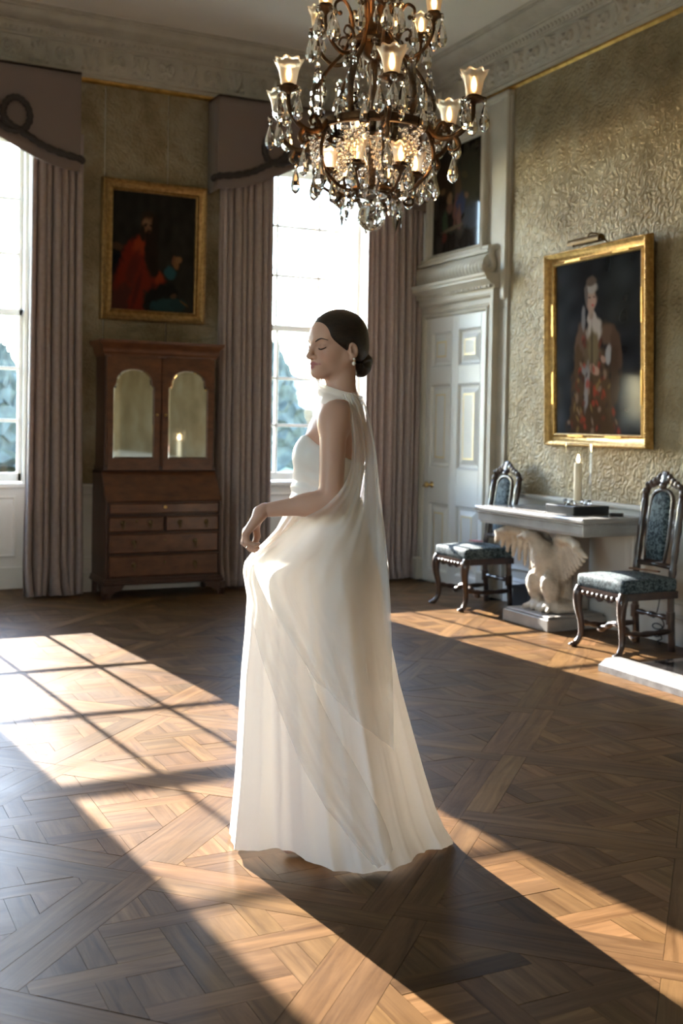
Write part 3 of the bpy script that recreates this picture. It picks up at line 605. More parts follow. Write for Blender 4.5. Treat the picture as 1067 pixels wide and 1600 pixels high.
curtain('curtain', 3.135, 3.595, 8.80, 3.62, 'mauve-brown curtain between the bureau and the woman', 2, 1.05, 8)
curtain('curtain', 4.50, 5.06, 8.80, 3.62, 'mauve-brown curtain hanging beside the cream door', 3, 1.0, 9)
def pelmet(cx, hw, label):
    p = empty('pelmet', (cx, 8.69, 0), label=label, cat='pelmet', group='shaped window pelmets')
    tab = [(0, 3.63), (.15, 3.61), (.28, 3.565), (.40, 3.50), (.55, 3.43), (.7, 3.365), (.85, 3.325), (1, 3.31)]
    tt = np.linspace(-1, 1, 61); zb = np.interp(np.abs(tt), [a for a, b in tab], [b for a, b in tab]); zb = np.convolve(np.pad(zb, 3, 'edge'), np.ones(7) / 7, 'valid')
    top = 4.075; P = []
    # front with returned sides
    xs_ = [-hw] + list(tt * hw) + [hw]; yy = [.27] + [0] * 61 + [.27]; zz_ = [zb[0]] + list(zb) + [zb[-1]]
    for t in np.linspace(0, 1, 10): P.append([(x, y, lerp(b, top, t)) for x, y, b in zip(xs_, yy, zz_)])
    m = MB(); m.grid(P); o = m.build('valance', MT['pelmet'], p, auto=50); md = o.modifiers.new('thick', 'SOLIDIFY'); md.thickness = .02
    box('top_board', MT['pelmet'], p, -hw, hw, .0, .27, 4.06, 4.078)
    def rope(pts, r, name='braid'):
        pts = spline(pts, 6); m = MB(); rad = [r * (1 + .16 * math.sin(i * 2.1)) for i in range(len(pts))]; m.tube(pts, [x * .8 for x in rad], 8, 1.3, up=(0, -1, 0)); m.build(name, MT['braid'], p, smooth=True)
    for s in (-1, 1):
        lx = s * .475 * hw / 1.0 * 1.02; lx = s * .50
        zc = 3.63
        rope([(s * (hw + .012), .10, 3.405), (s * (hw + .008), -.010, 3.405), (s * .85, -.022, 3.43), (s * .70, -.022, 3.475), (s * .58, -.022, 3.54), (s * .46, -.022, 3.60), (s * .405, -.022, 3.67), (s * .42, -.022, 3.755), (s * .475, -.022, 3.805), (s * .535, -.022, 3.80), (s * .59, -.022, 3.74), (s * .60, -.022, 3.65), (s * .55, -.022, 3.575), (s * .45, -.024, 3.565), (s * .33, -.022, 3.625), (s * .18, -.022, 3.70), (s * 0, -.022, 3.725)], .025)
    return p
pelmet(.955, .995, 'pelmet with looped dark braid over the cut-off window'); pelmet(4.075, 1.0, 'pelmet with looped dark braid over the window behind the woman')

# bureau cabinet
B = empty('bureau_cabinet', (2.605, 8.50, 0), label='tall walnut bureau cabinet with two arched mirror doors and a sloping flap', cat='cabinet')
hw = .475
def wal(name, *b, mt='walnut', parent=None, bev=.004): return box(name, MT[mt], parent or B, *b, bev=bev)
m = MB() # bracket feet and base moulding
m.cbox(-hw - .02, hw + .02, -.02, .44, .105, .135, .008); m.cbox(-hw - .012, hw + .012, -.012, .44, .13, .155, .006); m.build('base_moulding', MT['darkwalnut'], B)
def foot(x, s):
    m = MB(); pts = [(0, 0), (.055, 0), (.065, .03), (.095, .055), (.15, .07), (.17, .105), (-.01, .105), (-.012, .05)]
    m.prism([(x + s * a, b) for a, b in pts], 'y', -.02, .02); m.prism([(.0 + a - .02, b) for a, b in pts], 'x', *( (x - .0, x + .035) if s > 0 else (x - .035, x))); m.build('bracket_foot', MT['darkwalnut'], B)
foot(-hw - .02, 1); foot(hw + .02, -1)
for s in (-1, 1): m = MB(); m.cbox(s * hw - .03 * (s > 0), s * hw + .03 * (s < 0), .36, .43, 0, .11, .004); m.build('bracket_foot', MT['darkwalnut'], B)
m = MB(); m.cbox(-hw, -hw + .022, 0, .44, .15, .76, .003); m.cbox(hw - .022, hw, 0, .44, .15, .76, .003); m.box(-hw + .02, hw - .02, .03, .44, .15, .745); m.prism([(.03, .745), (.44, .745), (.44, .985), (.20, .985)], 'x', -hw + .02, hw - .02)
for s in (-1, 1): m.prism([(0, .76), (.44, .76), (.44, .99), (.17, .99)], 'x', s * hw - (.022 if s > 0 else 0), s * hw + (.022 if s < 0 else 0))
for z in (.16, .34, .51, .645, .752): m.cbox(-hw + .015, hw - .015, .004, .05, z - .009, z + .006, .003)
m.cbox(-hw, hw, .165, .45, .975, .992, .004); m.build('lower_case', MT['darkwalnut'], B)
m = MB(); m.prism([(-.008, .765), (.006, .752), (.176, .972), (.162, .985)], 'x', -hw + .006, hw - .006); fl_ = m.build('writing_flap', MT['walnut'], B)
m = MB(); m.lathe([(.012, 0), (.012, .004), (.005, .006)], 10, (0, .155, .945), axis='y'); m.build('lock_plate', MT['oldbrass'], fl_)
DRW = [(-.445, .445, .664, .742, (0,)), (-.445, -.012, .522, .636, (-.34, -.12)), (.012, .445, .522, .636, (.12, .34)), (-.445, .445, .352, .502, (-.25, .25)), (-.445, .445, .168, .332, (-.25, .25))]
for di, (x0, x1, z0, z1, hs) in enumerate(DRW):
    d = wal('drawer', x0, x1, -.008, .03, z0, z1, bev=.007); zc = (z0 + z1) / 2
    for h in hs:
        if di == 0: m = MB(); m.lathe([(.014, .0), (.013, -.004), (.004, -.006)], 10, (h, -.008, zc + .01), axis='y'); m.build('key_plate', MT['brass'], d); continue
        m = MB(); m.lathe([(.020, 0), (.019, -.004), (.007, -.006), (.006, -.014)], 10, (h, -.008, zc + .012), axis='y'); m.tube(spline([(h, -.02, zc + .012), (h + .008, -.026, zc - .006), (h, -.026, zc - .034), (h - .008, -.026, zc - .006), (h, -.02, zc + .012)], 4), .0035, 6); m.build('drop_handle', MT['oldbrass'], d, smooth=True)
    if di > 0 and di != 2: m = MB(); m.lathe([(.011, 0), (.010, -.003), (.003, -.005)], 8, ((x0 + x1) / 2, -.008, zc + .025), axis='y'); m.build('key_plate', MT['oldbrass'], d)
# upper case
hu = .455; Y0 = .15
m = MB(); m.cbox(-hu, -hu + .025, Y0, .44, .99, 1.93, .003); m.cbox(hu - .025, hu, Y0, .44, .99, 1.93, .003); m.box(-hu + .02, hu - .02, Y0 + .02, .44, .99, 1.93); m.cbox(-hu - .012, hu + .012, Y0 - .012, .44, .992, 1.03, .006); m.build('upper_case', MT['darkwalnut'], B)
prof = [(0, 1.90), (.006, 1.90), (.008, 1.915), (.02, 1.925), (.024, 1.94), (.03, 1.975), (.052, 1.995), (.058, 2.01), (.06, 2.025), (0, 2.028)]
m = MB(); P = [[(-hu - d, .44, z) for d, z in prof], [(-hu - d, Y0 - d, z) for d, z in prof], [(hu + d, Y0 - d, z) for d, z in prof], [(hu + d, .44, z) for d, z in prof]]
m.grid(P); m.box(-hu, hu, Y0, .44, 1.90, 2.027); m.build('cornice_moulding', MT['walnut'], B, auto=40)
def arch_pts(x0, x1, z0, z1, ins=0):
    # shouldered arch outline
    x0, x1, z0, z1 = x0 + ins, x1 - ins, z0 + ins, z1 - ins; w_ = (x1 - x0); c = (x0 + x1) / 2; zs = z1 - .15; pts = [(x0, z0), (x1, z0), (x1, zs)]
    pts += [(x1 - .012, zs + .012), (x1 - .022, zs + .032)]; r = w_ / 2 - .022
    for k in range(1, 12): a = PI * k / 12; pts.append((c + r * math.cos(a), zs + .032 + (z1 - zs - .032) * math.sin(a) ** .8))
    return pts + [(x0 + .022, zs + .032), (x0 + .012, zs + .012), (x0, zs)]
for s in (-1, 1):
    x0, x1 = (-hu + .01, -.003) if s < 0 else (.003, hu - .01); D = empty('door', (0, Y0, 0), parent=B)
    gx0, gx1 = x0 + .055, x1 - .055; inn = arch_pts(gx0, gx1, 1.09, 1.805); n = len(inn); out = []
    for (a, b) in inn: # project outline outward onto the door edge
        tx = (x1 - (x0 + x1) / 2) / max(abs(a - (x0 + x1) / 2), 1e-6); tz = .45 / max(abs(b - 1.45), 1e-6); t = min(tx, tz); out.append(((x0 + x1) / 2 + (a - (x0 + x1) / 2) * t, 1.45 + (b - 1.45) * t))
    m = MB(); m.grid([[(a, 0, b) for a, b in out], [(a, -.018, b) for a, b in out], [(a, -.018, b) for a, b in inn], [(a, .002, b) for a, b in inn]], closed=True)
    for cx, cz in ((x0, 1.0), (x1, 1.0), (x0, 1.9), (x1, 1.9)): pass
    m.build('door_frame', MT['walnut'], D)
    m = MB(); m.cbox(x0, x1, -.002, .004, 1.03, 1.895, .001); m.build('door_back', MT['walnut'], D)
    i2 = arch_pts(gx0, gx1, 1.09, 1.805, .014); m = MB(); m.grid([[(a, -.006, b) for a, b in inn], [(a, -.010, b) for a, b in i2]], closed=True); m.v += []; m.f.append(tuple(range(n, 2 * n))); m.build('mirror', MT['mirror'], D)
    m = MB(); m.lathe([(.011, 0), (.010, -.003), (.006, -.006), (.008, -.016), (.003, -.02)], 10, (-s * -.035 if s > 0 else -.035, -.018, 1.44), axis='y'); m.build('key_plate', MT['brass'], D)
for s in (-1, 1): # cover strips at top and bottom of the doors
    pass
# ------------------------------------------------------------------ carved and living forms: smooth solids from distance fields
def ell(p, c, r, ang=None):
    q = p - np.array(c)
    if ang is not None: q = q @ ang
    r = np.array(r, float); k0 = np.sqrt(((q / r) ** 2).sum(-1)); k1 = np.sqrt(((q / r ** 2) ** 2).sum(-1)); return k0 * (k0 - 1) / np.maximum(k1, 1e-9)
def capsule(p, a, b, ra, rb):
    a, b = np.array(a, float), np.array(b, float); pa = p - a; ba = b - a; h = np.clip(pa @ ba / (ba @ ba), 0, 1)
    return np.sqrt(((pa - h[:, None] * ba) ** 2).sum(-1)) - (ra + (rb - ra) * h)
def smin(a, b, k): h = np.clip(.5 + .5 * (b - a) / k, 0, 1); return b + (a - b) * h - k * h * (1 - h)
def smax(a, b, k): return -smin(-a, -b, k)
def rot(ax, deg): return np.array(Matrix.Rotation(math.radians(deg), 3, ax))
def surface(fn, lo, hi, h, lattice=None):
    # naive surface nets over a regular lattice
    lo, hi = np.array(lo, float), np.array(hi, float); n = np.ceil((hi - lo) / h).astype(int) + 1
    ax = [lo[i] + h * np.arange(n[i]) for i in range(3)]; G = np.stack(np.meshgrid(*ax, indexing='ij'), -1).reshape(-1, 3)
    D = np.concatenate([fn(G[i:i + 60000]) for i in range(0, len(G), 60000)]).reshape(n)
    ins = D < 0; c = n - 1; cnt = np.zeros(c); acc = np.zeros(tuple(c) + (3,)); crn = [(i, j, k) for i in (0, 1) for j in (0, 1) for k in (0, 1)]
    sl_ = lambda o: tuple(slice(o[i], o[i] + c[i]) for i in range(3))
    for a in crn:
        for d in range(3):
            if a[d]: continue
            b = list(a); b[d] = 1; da, db = D[sl_(a)], D[sl_(b)]; x = (da < 0) != (db < 0); t = np.where(x, da / np.where(da == db, 1, da - db), 0)
            p = np.array(a, float); acc += x[..., None] * p; acc[..., d] += np.where(x, t, 0); cnt += x
    act = cnt > 0; idx = -np.ones(c, int); idx[act] = np.arange(act.sum()); I = np.argwhere(act)
    V = lo + (I + acc[act] / cnt[act][:, None]) * h; F = []
    for d in range(3):
        o1, o2 = [(1, 2), (2, 0), (0, 1)][d]; s0 = [slice(1, c[i]) for i in range(3)]; s0[d] = slice(0, c[d]); s1 = list(s0); s1[d] = slice(1, c[d] + 1)
        a, b = ins[tuple(s0)], ins[tuple(s1)]; E_ = np.argwhere(a != b); off = np.array([1, 1, 1]); off[d] = 0; E_ = E_ + off; fl_ = ins[tuple(E_.T)]
        def g(u, v): q = E_.copy(); q[:, o1] -= u; q[:, o2] -= v; return idx[tuple(q.T)]
        Q = np.stack([g(0, 0), g(1, 0), g(1, 1), g(0, 1)], -1); Q[fl_] = Q[fl_]; Q[~fl_] = Q[~fl_][:, ::-1]; F.append(Q)
    F = np.concatenate(F); F = F[(F >= 0).all(1)]; return V, F
def solid(name, V, F, mt, parent, smooth=True, **k):
    me = bpy.data.meshes.new(name); me.from_pydata(V.tolist(), [], F.tolist()); 
    if smooth: me.shade_smooth()
    me.update(); return link(name, me, mt, parent, **k)

# ------------------------------------------------------------------ console table on a carved eagle
def console_table(loc, label):
    T = empty('console_table', loc, -PI / 2, label=label, cat='table')
    # local: front toward -y, length along x
    hl = .62; yf, yb = -.24, .285
    m = MB(); m.cbox(-hl - .022, hl + .022, yf - .022, yb, .770, .803, .009); m.build('marble_top', MT['marble'], T)
    m = MB(); m.cbox(-hl, hl, yf, yb, .695, .772, .004); m.cbox(-hl + .01, hl - .01, yf + .01, yb, .680, .70, .006); m.build('frieze', MT['marble'], T)
    m = MB()
    for x in np.arange(-hl, hl + .001, .0205): m.ball((x, yf - .004, .760), .0085, 6, 4)
    for y in np.arange(yf, yb, .0205):
        for s in (-1, 1): m.ball((s * (hl + .004), y, .760), .0085, 6, 4)
    m.build('bead_row', MT['marble'], T, smooth=True, kind='stuff')
    m = MB(); m.cbox(-.27, .27, -.24, .26, 0, .085, .006); m.cbox(-.255, .255, -.225, .25, .085, .10, .008); m.build('plinth', MT['plinth'], T)
    m = MB(); m.cbox(-.09, .09, .12, .25, .10, .69, .01); m.build('rear_support', MT['plinth'], T)
    def eagle(p):
        d = ell(p, (0, -.0, .40), (.125, .12, .20), rot('X', -14)); d = smin(d, ell(p, (-.01, -.09, .47), (.095, .075, .12)), .05)
        d = smin(d, capsule(p, (-.01, -.10, .53), (-.05, -.145, .622), .066, .046), .04); d = smin(d, ell(p, (-.07, -.16, .628), (.052, .045, .043)), .02)
        d = smin(d, capsule(p, (-.105, -.18, .63), (-.148, -.20, .612), .024, .012), .012); d = smin(d, capsule(p, (-.148, -.20, .612), (-.152, -.202, .588), .012, .004), .008)
        for s in (-1, 1):
            d = smin(d, ell(p, (s * .085, -.085, .275), (.062, .07, .105), rot('X', 20)), .03); d = smin(d, capsule(p, (s * .088, -.10, .22), (s * .085, -.085, .15), .034, .024), .02)
            for a in (-.07, 0, .07): d = smin(d, capsule(p, (s * .085, -.09, .145), (s * .085 + a * .75, -.165 + abs(a) * .3, .120), .022, .015), .012); d = smin(d, capsule(p, (s * .085 + a * .75, -.165 + abs(a) * .3, .122), (s * .085 + a * .9, -.195 + abs(a) * .3, .104), .012, .003), .006)
            d = smin(d, ell(p, (s * .12, -.0, .55), (.07, .06, .075)), .04)   # wing shoulder
            # wing: a bold leading edge with long feathers fanned below it
            lead = [(s * .10, -.02, .60), (s * .22, -.085, .640), (s * .35, -.14, .645), (s * .47, -.165, .615)]
            for a, b, ra, rb in zip(lead[:-1], lead[1:], (.05, .045, .035), (.045, .035, .022)): d = smin(d, capsule(p, a, b, ra, rb), .02)
            for k in range(9):
                t = k / 8; A = np.array((s * (.10 + .35 * t), -.02 - .14 * t, .60 + .03 * math.sin(PI * t))); B_ = np.array((s * (.13 + .40 * t), .0 - .13 * t, .33 + .21 * t ** 1.2))
                d = smin(d, capsule(p, A, B_, .028, .013), .008)
        d = smin(d, ell(p, (0, .02, .13), (.20, .16, .055)), .03)   # rocky ground
        for k in range(6): a = k * 1.05 + .3; d = smin(d, ell(p, (.16 * math.cos(a), .02 + .12 * math.sin(a), .135), (.05, .045, .045)), .012)
        d = smin(d, capsule(p, (0, .06, .30), (0, .12, .13), .09, .07), .04)
        d += .0035 * np.sin(p[:, 0] * 95 + 6 * np.sin(p[:, 2] * 40)) * np.sin(p[:, 2] * 120 + p[:, 1] * 60)
        return smax(smax(d, p[:, 2] - .682, .005), .101 - p[:, 2], .004)
    V, F = surface(eagle, (-.58, -.27, .09), (.58, .26, .70), .0085); solid('carved_eagle', V, F, MT['carved'], T, label='pale carved eagle with spread wings')
    return T
table = console_table((4.81, 6.39, 0), 'grey marble-topped console table carried by a carved eagle')
tab2 = copy_tree(table); tab2.location = (4.81, 2.25, 0); tab2['label'] = 'grey eagle console table beyond the hearth, seen in the bureau mirror'
# storm lantern
def lantern(loc, label):
    H = empty('hurricane_lantern', loc, -PI / 2, label=label, cat='lantern', group='hurricane lanterns')
    m = MB(); m.cbox(-.155, .155, -.155, .155, 0, .058, .004); m.build('base_block', MT['black'], H)
    m = MB(); m.lathe([(.088, .059), (.092, .062), (.07, .07), (.03, .074), (.028, .085), (.012, .09)], 24); m.build('glass_foot', MT['crystal'], H, smooth=True)
    for k in range(4): a = k * PI / 2 + .5; m = MB(); m.ball((.085 * math.cos(a), .085 * math.sin(a), .078), .018, 8, 6); m.build('glass_knob', MT['crystal'], H, smooth=True)
    m = MB(); m.lathe([(.095, .075), (.095, .48)], 40, cap=False); m.build('glass_cylinder', thin_cyl, H, smooth=True)
    m = MB(); m.tube([(.095 * math.cos(a), .095 * math.sin(a), .482) for a in np.linspace(0, 2 * PI, 41)], .0022, 6, cap=False); m.build('glass_rim', MT['crystal'], H, smooth=True)
    m = MB(); m.lathe([(.028, .088), (.028, .345), (.024, .352), (.006, .349)], 18); cn = m.build('candle', MT['wax'], H, auto=40)
    m = MB(); m.tube([(0, 0, .345), (.001, 0, .36)], .0016, 5); m.build('wick', MT['wire'], cn)
    m = MB(); m.lathe([(.002, .352), (.008, .358), (.011, .368), (.009, .382), (.004, .398), (.0008, .408)], 12); m.build('flame', MT['flame'], H, smooth=True)
    return H
thin_cyl = thin_glass('lantern_glass', (.97, .98, .98))
lan = lantern((4.85, 6.19, .803), 'glass hurricane lantern with a lit candle, on the eagle table')
lan2 = copy_tree(lan); lan2.location = (4.85, 2.08, .803); lan2['label'] = 'lit hurricane lantern showing only in the bureau mirror'
m = MB(); m.lathe([(.045, 0), (.047, .006), (.047, .016), (.043, .02), (.01, .021)], 20); m.build('coaster', MT['black'], None, auto=40, loc=(4.98, 5.93, .803), label='small black disc lying on the marble tabletop', cat='coaster')
m = MB(); m.cbox(-.12, .12, -.10, .10, 0, .19, .006); bx_ = m.build('storage_box', MT['navy'], None, loc=(4.98, 6.86, 0), label='dark blue box on the floor behind the eagle', cat='box'); m = MB(); m.cbox(-.124, .124, -.104, .104, .17, .2, .004); m.build('lid', MT['navy'], bx_)

# ------------------------------------------------------------------ carved high-back chairs
def make_chair(loc, rz, label):
    Cc = empty('side_chair', loc, rz, label=label, cat='chair', group='carved high-back side chairs'); wd = MT['chairwood']
    # local: front toward -y; seat .46 wide
    def seat(p):
        q = p.copy(); tap = 1 - .10 * (q[:, 1] + .22) / .44; x = np.abs(q[:, 0]) / tap; dx = x - .205; dy = np.abs(q[:, 1]) - .205; dz = np.abs(q[:, 2] - .425) - .02 - .022 * np.clip(1 - (x / .22) ** 2, 0, 1) * np.clip(1 - (q[:, 1] / .22) ** 2, 0, 1)
        e = np.stack([np.maximum(dx, 0), np.maximum(dy, 0), np.maximum(dz, 0)], -1); return np.sqrt((e ** 2).sum(-1)) + np.minimum(np.maximum(dx, np.maximum(dy, dz)), 0) - .022
    V, F = surface(seat, (-.26, -.26, .37), (.26, .26, .51), .011); solid('seat', V, F, MT['damask'], Cc, label='blue-green figured velvet seat')
    m = MB(); pts = [(-.225, .385), (.225, .385), (.225, .335), (.20, .325), (.17, .345), (.13, .335), (.10, .318), (.05, .34), (0, .312), (-.05, .34), (-.10, .318), (-.13, .335), (-.17, .345), (-.20, .325), (-.225, .335)]
    m.prism(pts, 'y', -.232, -.205); fr = m.build('front_rail', wd, Cc)
    m = MB()
    for x in (-.19, -.14, -.09, -.045, 0, .045, .09, .14, .19): m.ball((x, -.235, .352), .018, 6, 5, (1.1, .6, .8))
    m.build('carving', wd, fr, smooth=True)
    for s in (-1, 1):
        m = MB(); m.prism([(-.21, .345), (.21, .345), (.21, .39), (-.21, .39)], 'x', s * .212 - .012, s * .212 + .012); m.build('side_rail', wd, Cc)
        m = MB(); P = spline([(s * .205, -.205, .385), (s * .212, -.222, .33), (s * .208, -.222, .25), (s * .198, -.205, .16), (s * .197, -.203, .08), (s * .205, -.225, .03), (s * .212, -.25, .008)], 6); n = len(P)
        m.tube(P, list(np.interp(np.linspace(0, 1, n), [0, .15, .4, .7, .88, 1], [.030, .034, .024, .018, .019, .022])), 10); m.ball((s * .212, -.252, .013), .024, 10, 6, (1.1, 1.3, .55)); m.build('leg', wd, Cc, smooth=True)
        m = MB(); m.tube(spline([(s * .165, .225, 0), (s * .165, .215, .14), (s * .165, .205, .30), (s * .165, .205, .42)], 5), [.022] * 16, 8); m.tube([(s * .165, .206, .17), (s * .165, .206, .25)], .027, 8); m.build('leg', wd, Cc, auto=45)
        m = MB(); P = spline([(s * .165, .205, .40), (s * .166, .215, .52), (s * .167, .245, .75), (s * .168, .28, .975)], 6); n = len(P); m.tube(P, [.021 + .005 * math.sin(i * .9) ** 2 for i in range(n)], 10); m.ball((s * .168, .282, .99), .026, 10, 6); m.build('back_post', wd, Cc, smooth=True)
        m = MB(); P = spline([(s * .198, -.205, .155), (s * .185, -.05, .13), (s * .17, .21, .13)], 8); m.tube(P, [.013 + .007 * abs(math.sin(i * .8)) for i in range(len(P))], 8); m.build('stretcher', wd, Cc, smooth=True)
    m = MB(); P = [(x, -.08, .135 + .03 * math.cos(x * 17)) for x in np.linspace(-.18, .18, 21)]; m.tube(P, [.013 + .010 * abs(math.sin(i * .75)) for i in range(21)], 8); m.build('stretcher', wd, Cc, smooth=True)
    m = MB(); P = [(x, .207, .21) for x in np.linspace(-.16, .16, 17)]; m.tube(P, [.010 + .010 * abs(math.sin(i * .6)) for i in range(17)], 8); m.build('stretcher', wd, Cc, smooth=True)
    yb = lambda z: float(np.interp(z, [.40, .52, .75, .975, 1.1], [.205, .215, .245, .28, .30]))
    m = MB(); m.tube([(-.165, yb(.53), .53), (0, yb(.53), .535), (.165, yb(.53), .53)], .018, 8); m.build('lower_back_rail', wd, Cc, smooth=True)
    # padded panel with an arched top inside a moulded frame
    out = [(-.075, .56), (.075, .56), (.085, .65), (.088, .80), (.085, .93)] + [(.085 * math.cos(a), .93 + .065 * math.sin(a)) for a in np.linspace(0, PI, 9)][1:-1] + [(-.085, .93), (-.088, .80), (-.085, .65)]
    m = MB(); c0 = np.mean(out, 0); P = []
    for sc, off in ((1, 0), (1, -.012), (.9, -.022), (.6, -.027), (.2, -.028)): P.append([(c0[0] + (a - c0[0]) * sc, yb(c0[1] + (b - c0[1]) * sc) + off, c0[1] + (b - c0[1]) * sc) for a, b in out])
    m.grid(P, closed=True); n = len(m.v); m.f.append(tuple(range(n - len(out), n))); m.f.append(tuple(range(len(out)))[::-1]); m.build('backrest', MT['damask'], Cc, smooth=True, label='blue-green figured velvet back panel')
    m = MB(); P = [(a * 1.13, yb(b) - .006, b + (.012 if b > .9 else (-.012 if b < .57 else 0))) for a, b in out]; P = P + [P[0]]; m.tube(P, .013, 8); m.build('panel_frame', wd, Cc, smooth=True)
    # crest: pierced scrolls and a plume of leaves
    def crest(p):
        d = np.full(len(p), 9.)
        for s in (-1, 1):
            pth = [(s * .168, .985), (s * .15, 1.02), (s * .11, 1.035), (s * .07, 1.05), (s * .03, 1.085)]
            for a, b in zip(pth[:-1], pth[1:]): d = smin(d, capsule(p, (a[0], yb(a[1]), a[1]), (b[0], yb(b[1]), b[1]), .020, .018), .01)
            for k in range(4): t = k / 3; x = s * (.15 - .10 * t); z = 1.035 + .05 * t; d = smin(d, ell(p, (x, yb(z) - .012, z), (.02, .018, .017)), .006)
            for k in range(3): a = .25 + .42 * k; d = smin(d, capsule(p, (s * .012, yb(1.05) - .01, 1.05), (s * (.075 * math.sin(a)), yb(1.1) - .012, 1.045 + .075 * math.cos(a)), .012, .010), .006)
        d = smin(d, capsule(p, (0, yb(1.04) - .012, 1.03), (0, yb(1.11) - .012, 1.118), .018, .011), .008); d = smin(d, ell(p, (0, yb(1.03) - .02, 1.03), (.03, .02, .022)), .008)
        return d
    V, F = surface(crest, (-.21, .22, .94), (.21, .36, 1.16), .0065); solid('crest', V, F, wd, Cc)
    return Cc
ch1 = make_chair((4.70, 5.475, .0005), -PI / 2, 'carved dark wooden chair with blue-green velvet, right of the eagle table by the hearth')
ch2 = copy_tree(ch1); ch2.location = (4.72, 7.27, 0); ch2['label'] = 'carved dark wooden chair with blue-green velvet, between the cream door and the eagle table'
m = MB(); m.cbox(-.012, .012, -.11, .11, 0, .010, .002); m.build('seat_bar', MT['card'], None, loc=(4.80, 5.44, .4995), rot=(0, 0, .25), label='thin brown bar laid across the seat of the hearthside chair', cat='card')
m = MB(); m.cbox(-.03, .03, -.05, .05, 0, .008, .002); m.build('seat_card', MT['pinkcard'], None, loc=(4.72, 7.26, .5015), rot=(0, 0, .3), label='small pinkish card on the seat of the chair by the door', cat='card')
# hearth
m = MB(); P = []; prof = [(0, 0), (0, .036), (.012, .04), (.022, .046), (.05, .066), (.11, .072), (.16, .066), (.185, .05), (.19, 0)]
m.grid([[(4.13 + a, 5.045, z) for a, z in prof], [(4.13 + a, 3.2, z) for a, z in prof]]); m.f += [tuple(range(len(prof)))[::-1], tuple(range(len(prof), 2 * len(prof)))]
hk = m.build('hearth_kerb', MT['hearth'], None, auto=40, label='rounded grey marble kerb edging the hearth', cat='hearth')
m = MB(); m.cbox(4.325, 5.085, 3.2, 5.03, 0, .03, .004); m.build('hearth_slab', MT['slate'], None, label='polished black hearth slab behind the marble kerb', cat='hearth')
m = MB(); m.lathe([(.022, 0), (.022, .15), (.018, .165), (.012, .175), (.012, .205), (.004, .21)], 14); m.build('bottle', MT['plasticw'], None, auto=40, loc=(5.04, 5.215, 0), label='slim white bottle-like post on the floor behind the hearthside chair', cat='bottle')
m = MB(); P = [(5.075, 5.60, .42), (5.078, 5.60, .30), (5.078, 5.62, .2)] 
for k in range(22): a = k * .75; P.append((5.07, 5.60 + .045 * math.cos(a) + .01 * math.sin(k), .15 - .006 * k + .03 * math.sin(a)))
P += [(5.05, 5.58, .01), (5.0, 5.50, .008)]; m.tube(spline(P, 4), .004, 6); m.build('power_cable', MT['wire'], None, smooth=True, label='looped black cable hanging behind the hearthside chair', cat='cable')
# ------------------------------------------------------------------ the woman
TH = math.radians(33); PD = math.radians(7); HC = np.array((-.036, 0, 1.637))
fwd = np.array((-math.cos(TH) * math.cos(PD), -math.sin(TH) * math.cos(PD), -math.sin(PD))); lft = np.array((math.sin(TH), -math.cos(TH), 0)); upv = np.cross(fwd, lft)
HR = np.stack([fwd, lft, upv], 1)
def head_sdf(p):
    q = (p - HC) @ HR; qa = q.copy(); qa[:, 1] = np.abs(qa[:, 1])
    d = ell(q, (-.012, 0, .028), (.092, .073, .083)); d = smin(d, ell(q, (.032, 0, -.018), (.056, .054, .074)), .03); d = smin(d, ell(q, (.046, 0, .035), (.042, .05, .045)), .03)
    d = smin(d, ell(q, (.083, 0, -.079), (.021, .022, .0175)), .022); d = smin(d, capsule(qa, (.066, .012, -.078), (.002, .051, -.044), .018, .019), .026); d = smin(d, ell(qa, (.052, .032, -.026), (.030, .026, .030)), .02)
    d = smin(d, ell(q, (.078, 0, -.054), (.022, .031, .027)), .014)
    d = smin(d, capsule(qa, (.083, .014, .025), (.068, .044, .022), .0085, .008), .014)
    d = smax(d, -ell(qa, (.096, .0335, .006), (.020, .019, .0115)), .016)
    d = smin(d, ell(qa, (.0725, .0330, .003), (.0145, .0155, .0120)), .004)
    d = smin(d, capsule(q, (.085, 0, .018), (.106, 0, -.020), .0072, .0085), .012); d = smin(d, ell(q, (.108, 0, -.0255), (.0105, .0105, .0095)), .008); d = smin(d, ell(qa, (.094, .0115, -.030), (.0105, .0075, .0075)), .005)
    d = smin(d, capsule(qa, (.1018, .0035, -.0490), (.087, .0265, -.0525), .0051, .0026), .004); d = smin(d, capsule(qa, (.1003, 0, -.0600), (.087, .0235, -.0548), .0065, .0029), .004)
    d = smax(d, -capsule(qa, (.1063, 0, -.0548), (.088, .0285, -.0530), .0012, .0008), .0018)
    d = smax(d, -ell(qa, (.096, .006, -.0365), (.004, .0028, .003)), .003)
    return d, q, qa
def ear_sdf(q):
    # slanted cup of the ear with rolled rim and lobe
    R = rot('Y', 12); qe = q.copy(); qe[:, 1] = np.abs(qe[:, 1]); o = ell(qe, (-.013, .0740, -.017), (.0165, .0088, .0245), R); o = smax(o, -ell(qe, (-.010, .0835, -.013), (.0112, .0078, .0185), R), .003)
    o = smin(o, ell(qe, (-.008, .0725, -.041), (.0085, .0058, .0090)), .006); o = smin(o, ell(qe, (.001, .0745, -.018), (.0042, .0055, .007)), .004); return o
def torso_sdf(p):
    pa = p.copy(); pa[:, 1] = np.abs(pa[:, 1])
    d = ell(p, (-.045, 0, 1.30), (.092, .132, .155)); d = smin(d, ell(p, (.005, 0, 1.34), (.062, .12, .12)), .04); d = smin(d, capsule(pa, (-.02, 0, 1.425), (-.025, .135, 1.408), .044, .042), .05)
    d = smin(d, ell(pa, (-.112, .062, 1.283), (.054, .058, .062)), .035); d = smin(d, ell(p, (-.068, 0, 1.14), (.106, .118, .15)), .06); d = smin(d, ell(p, (-.045, 0, .94), (.115, .138, .14)), .06); return d
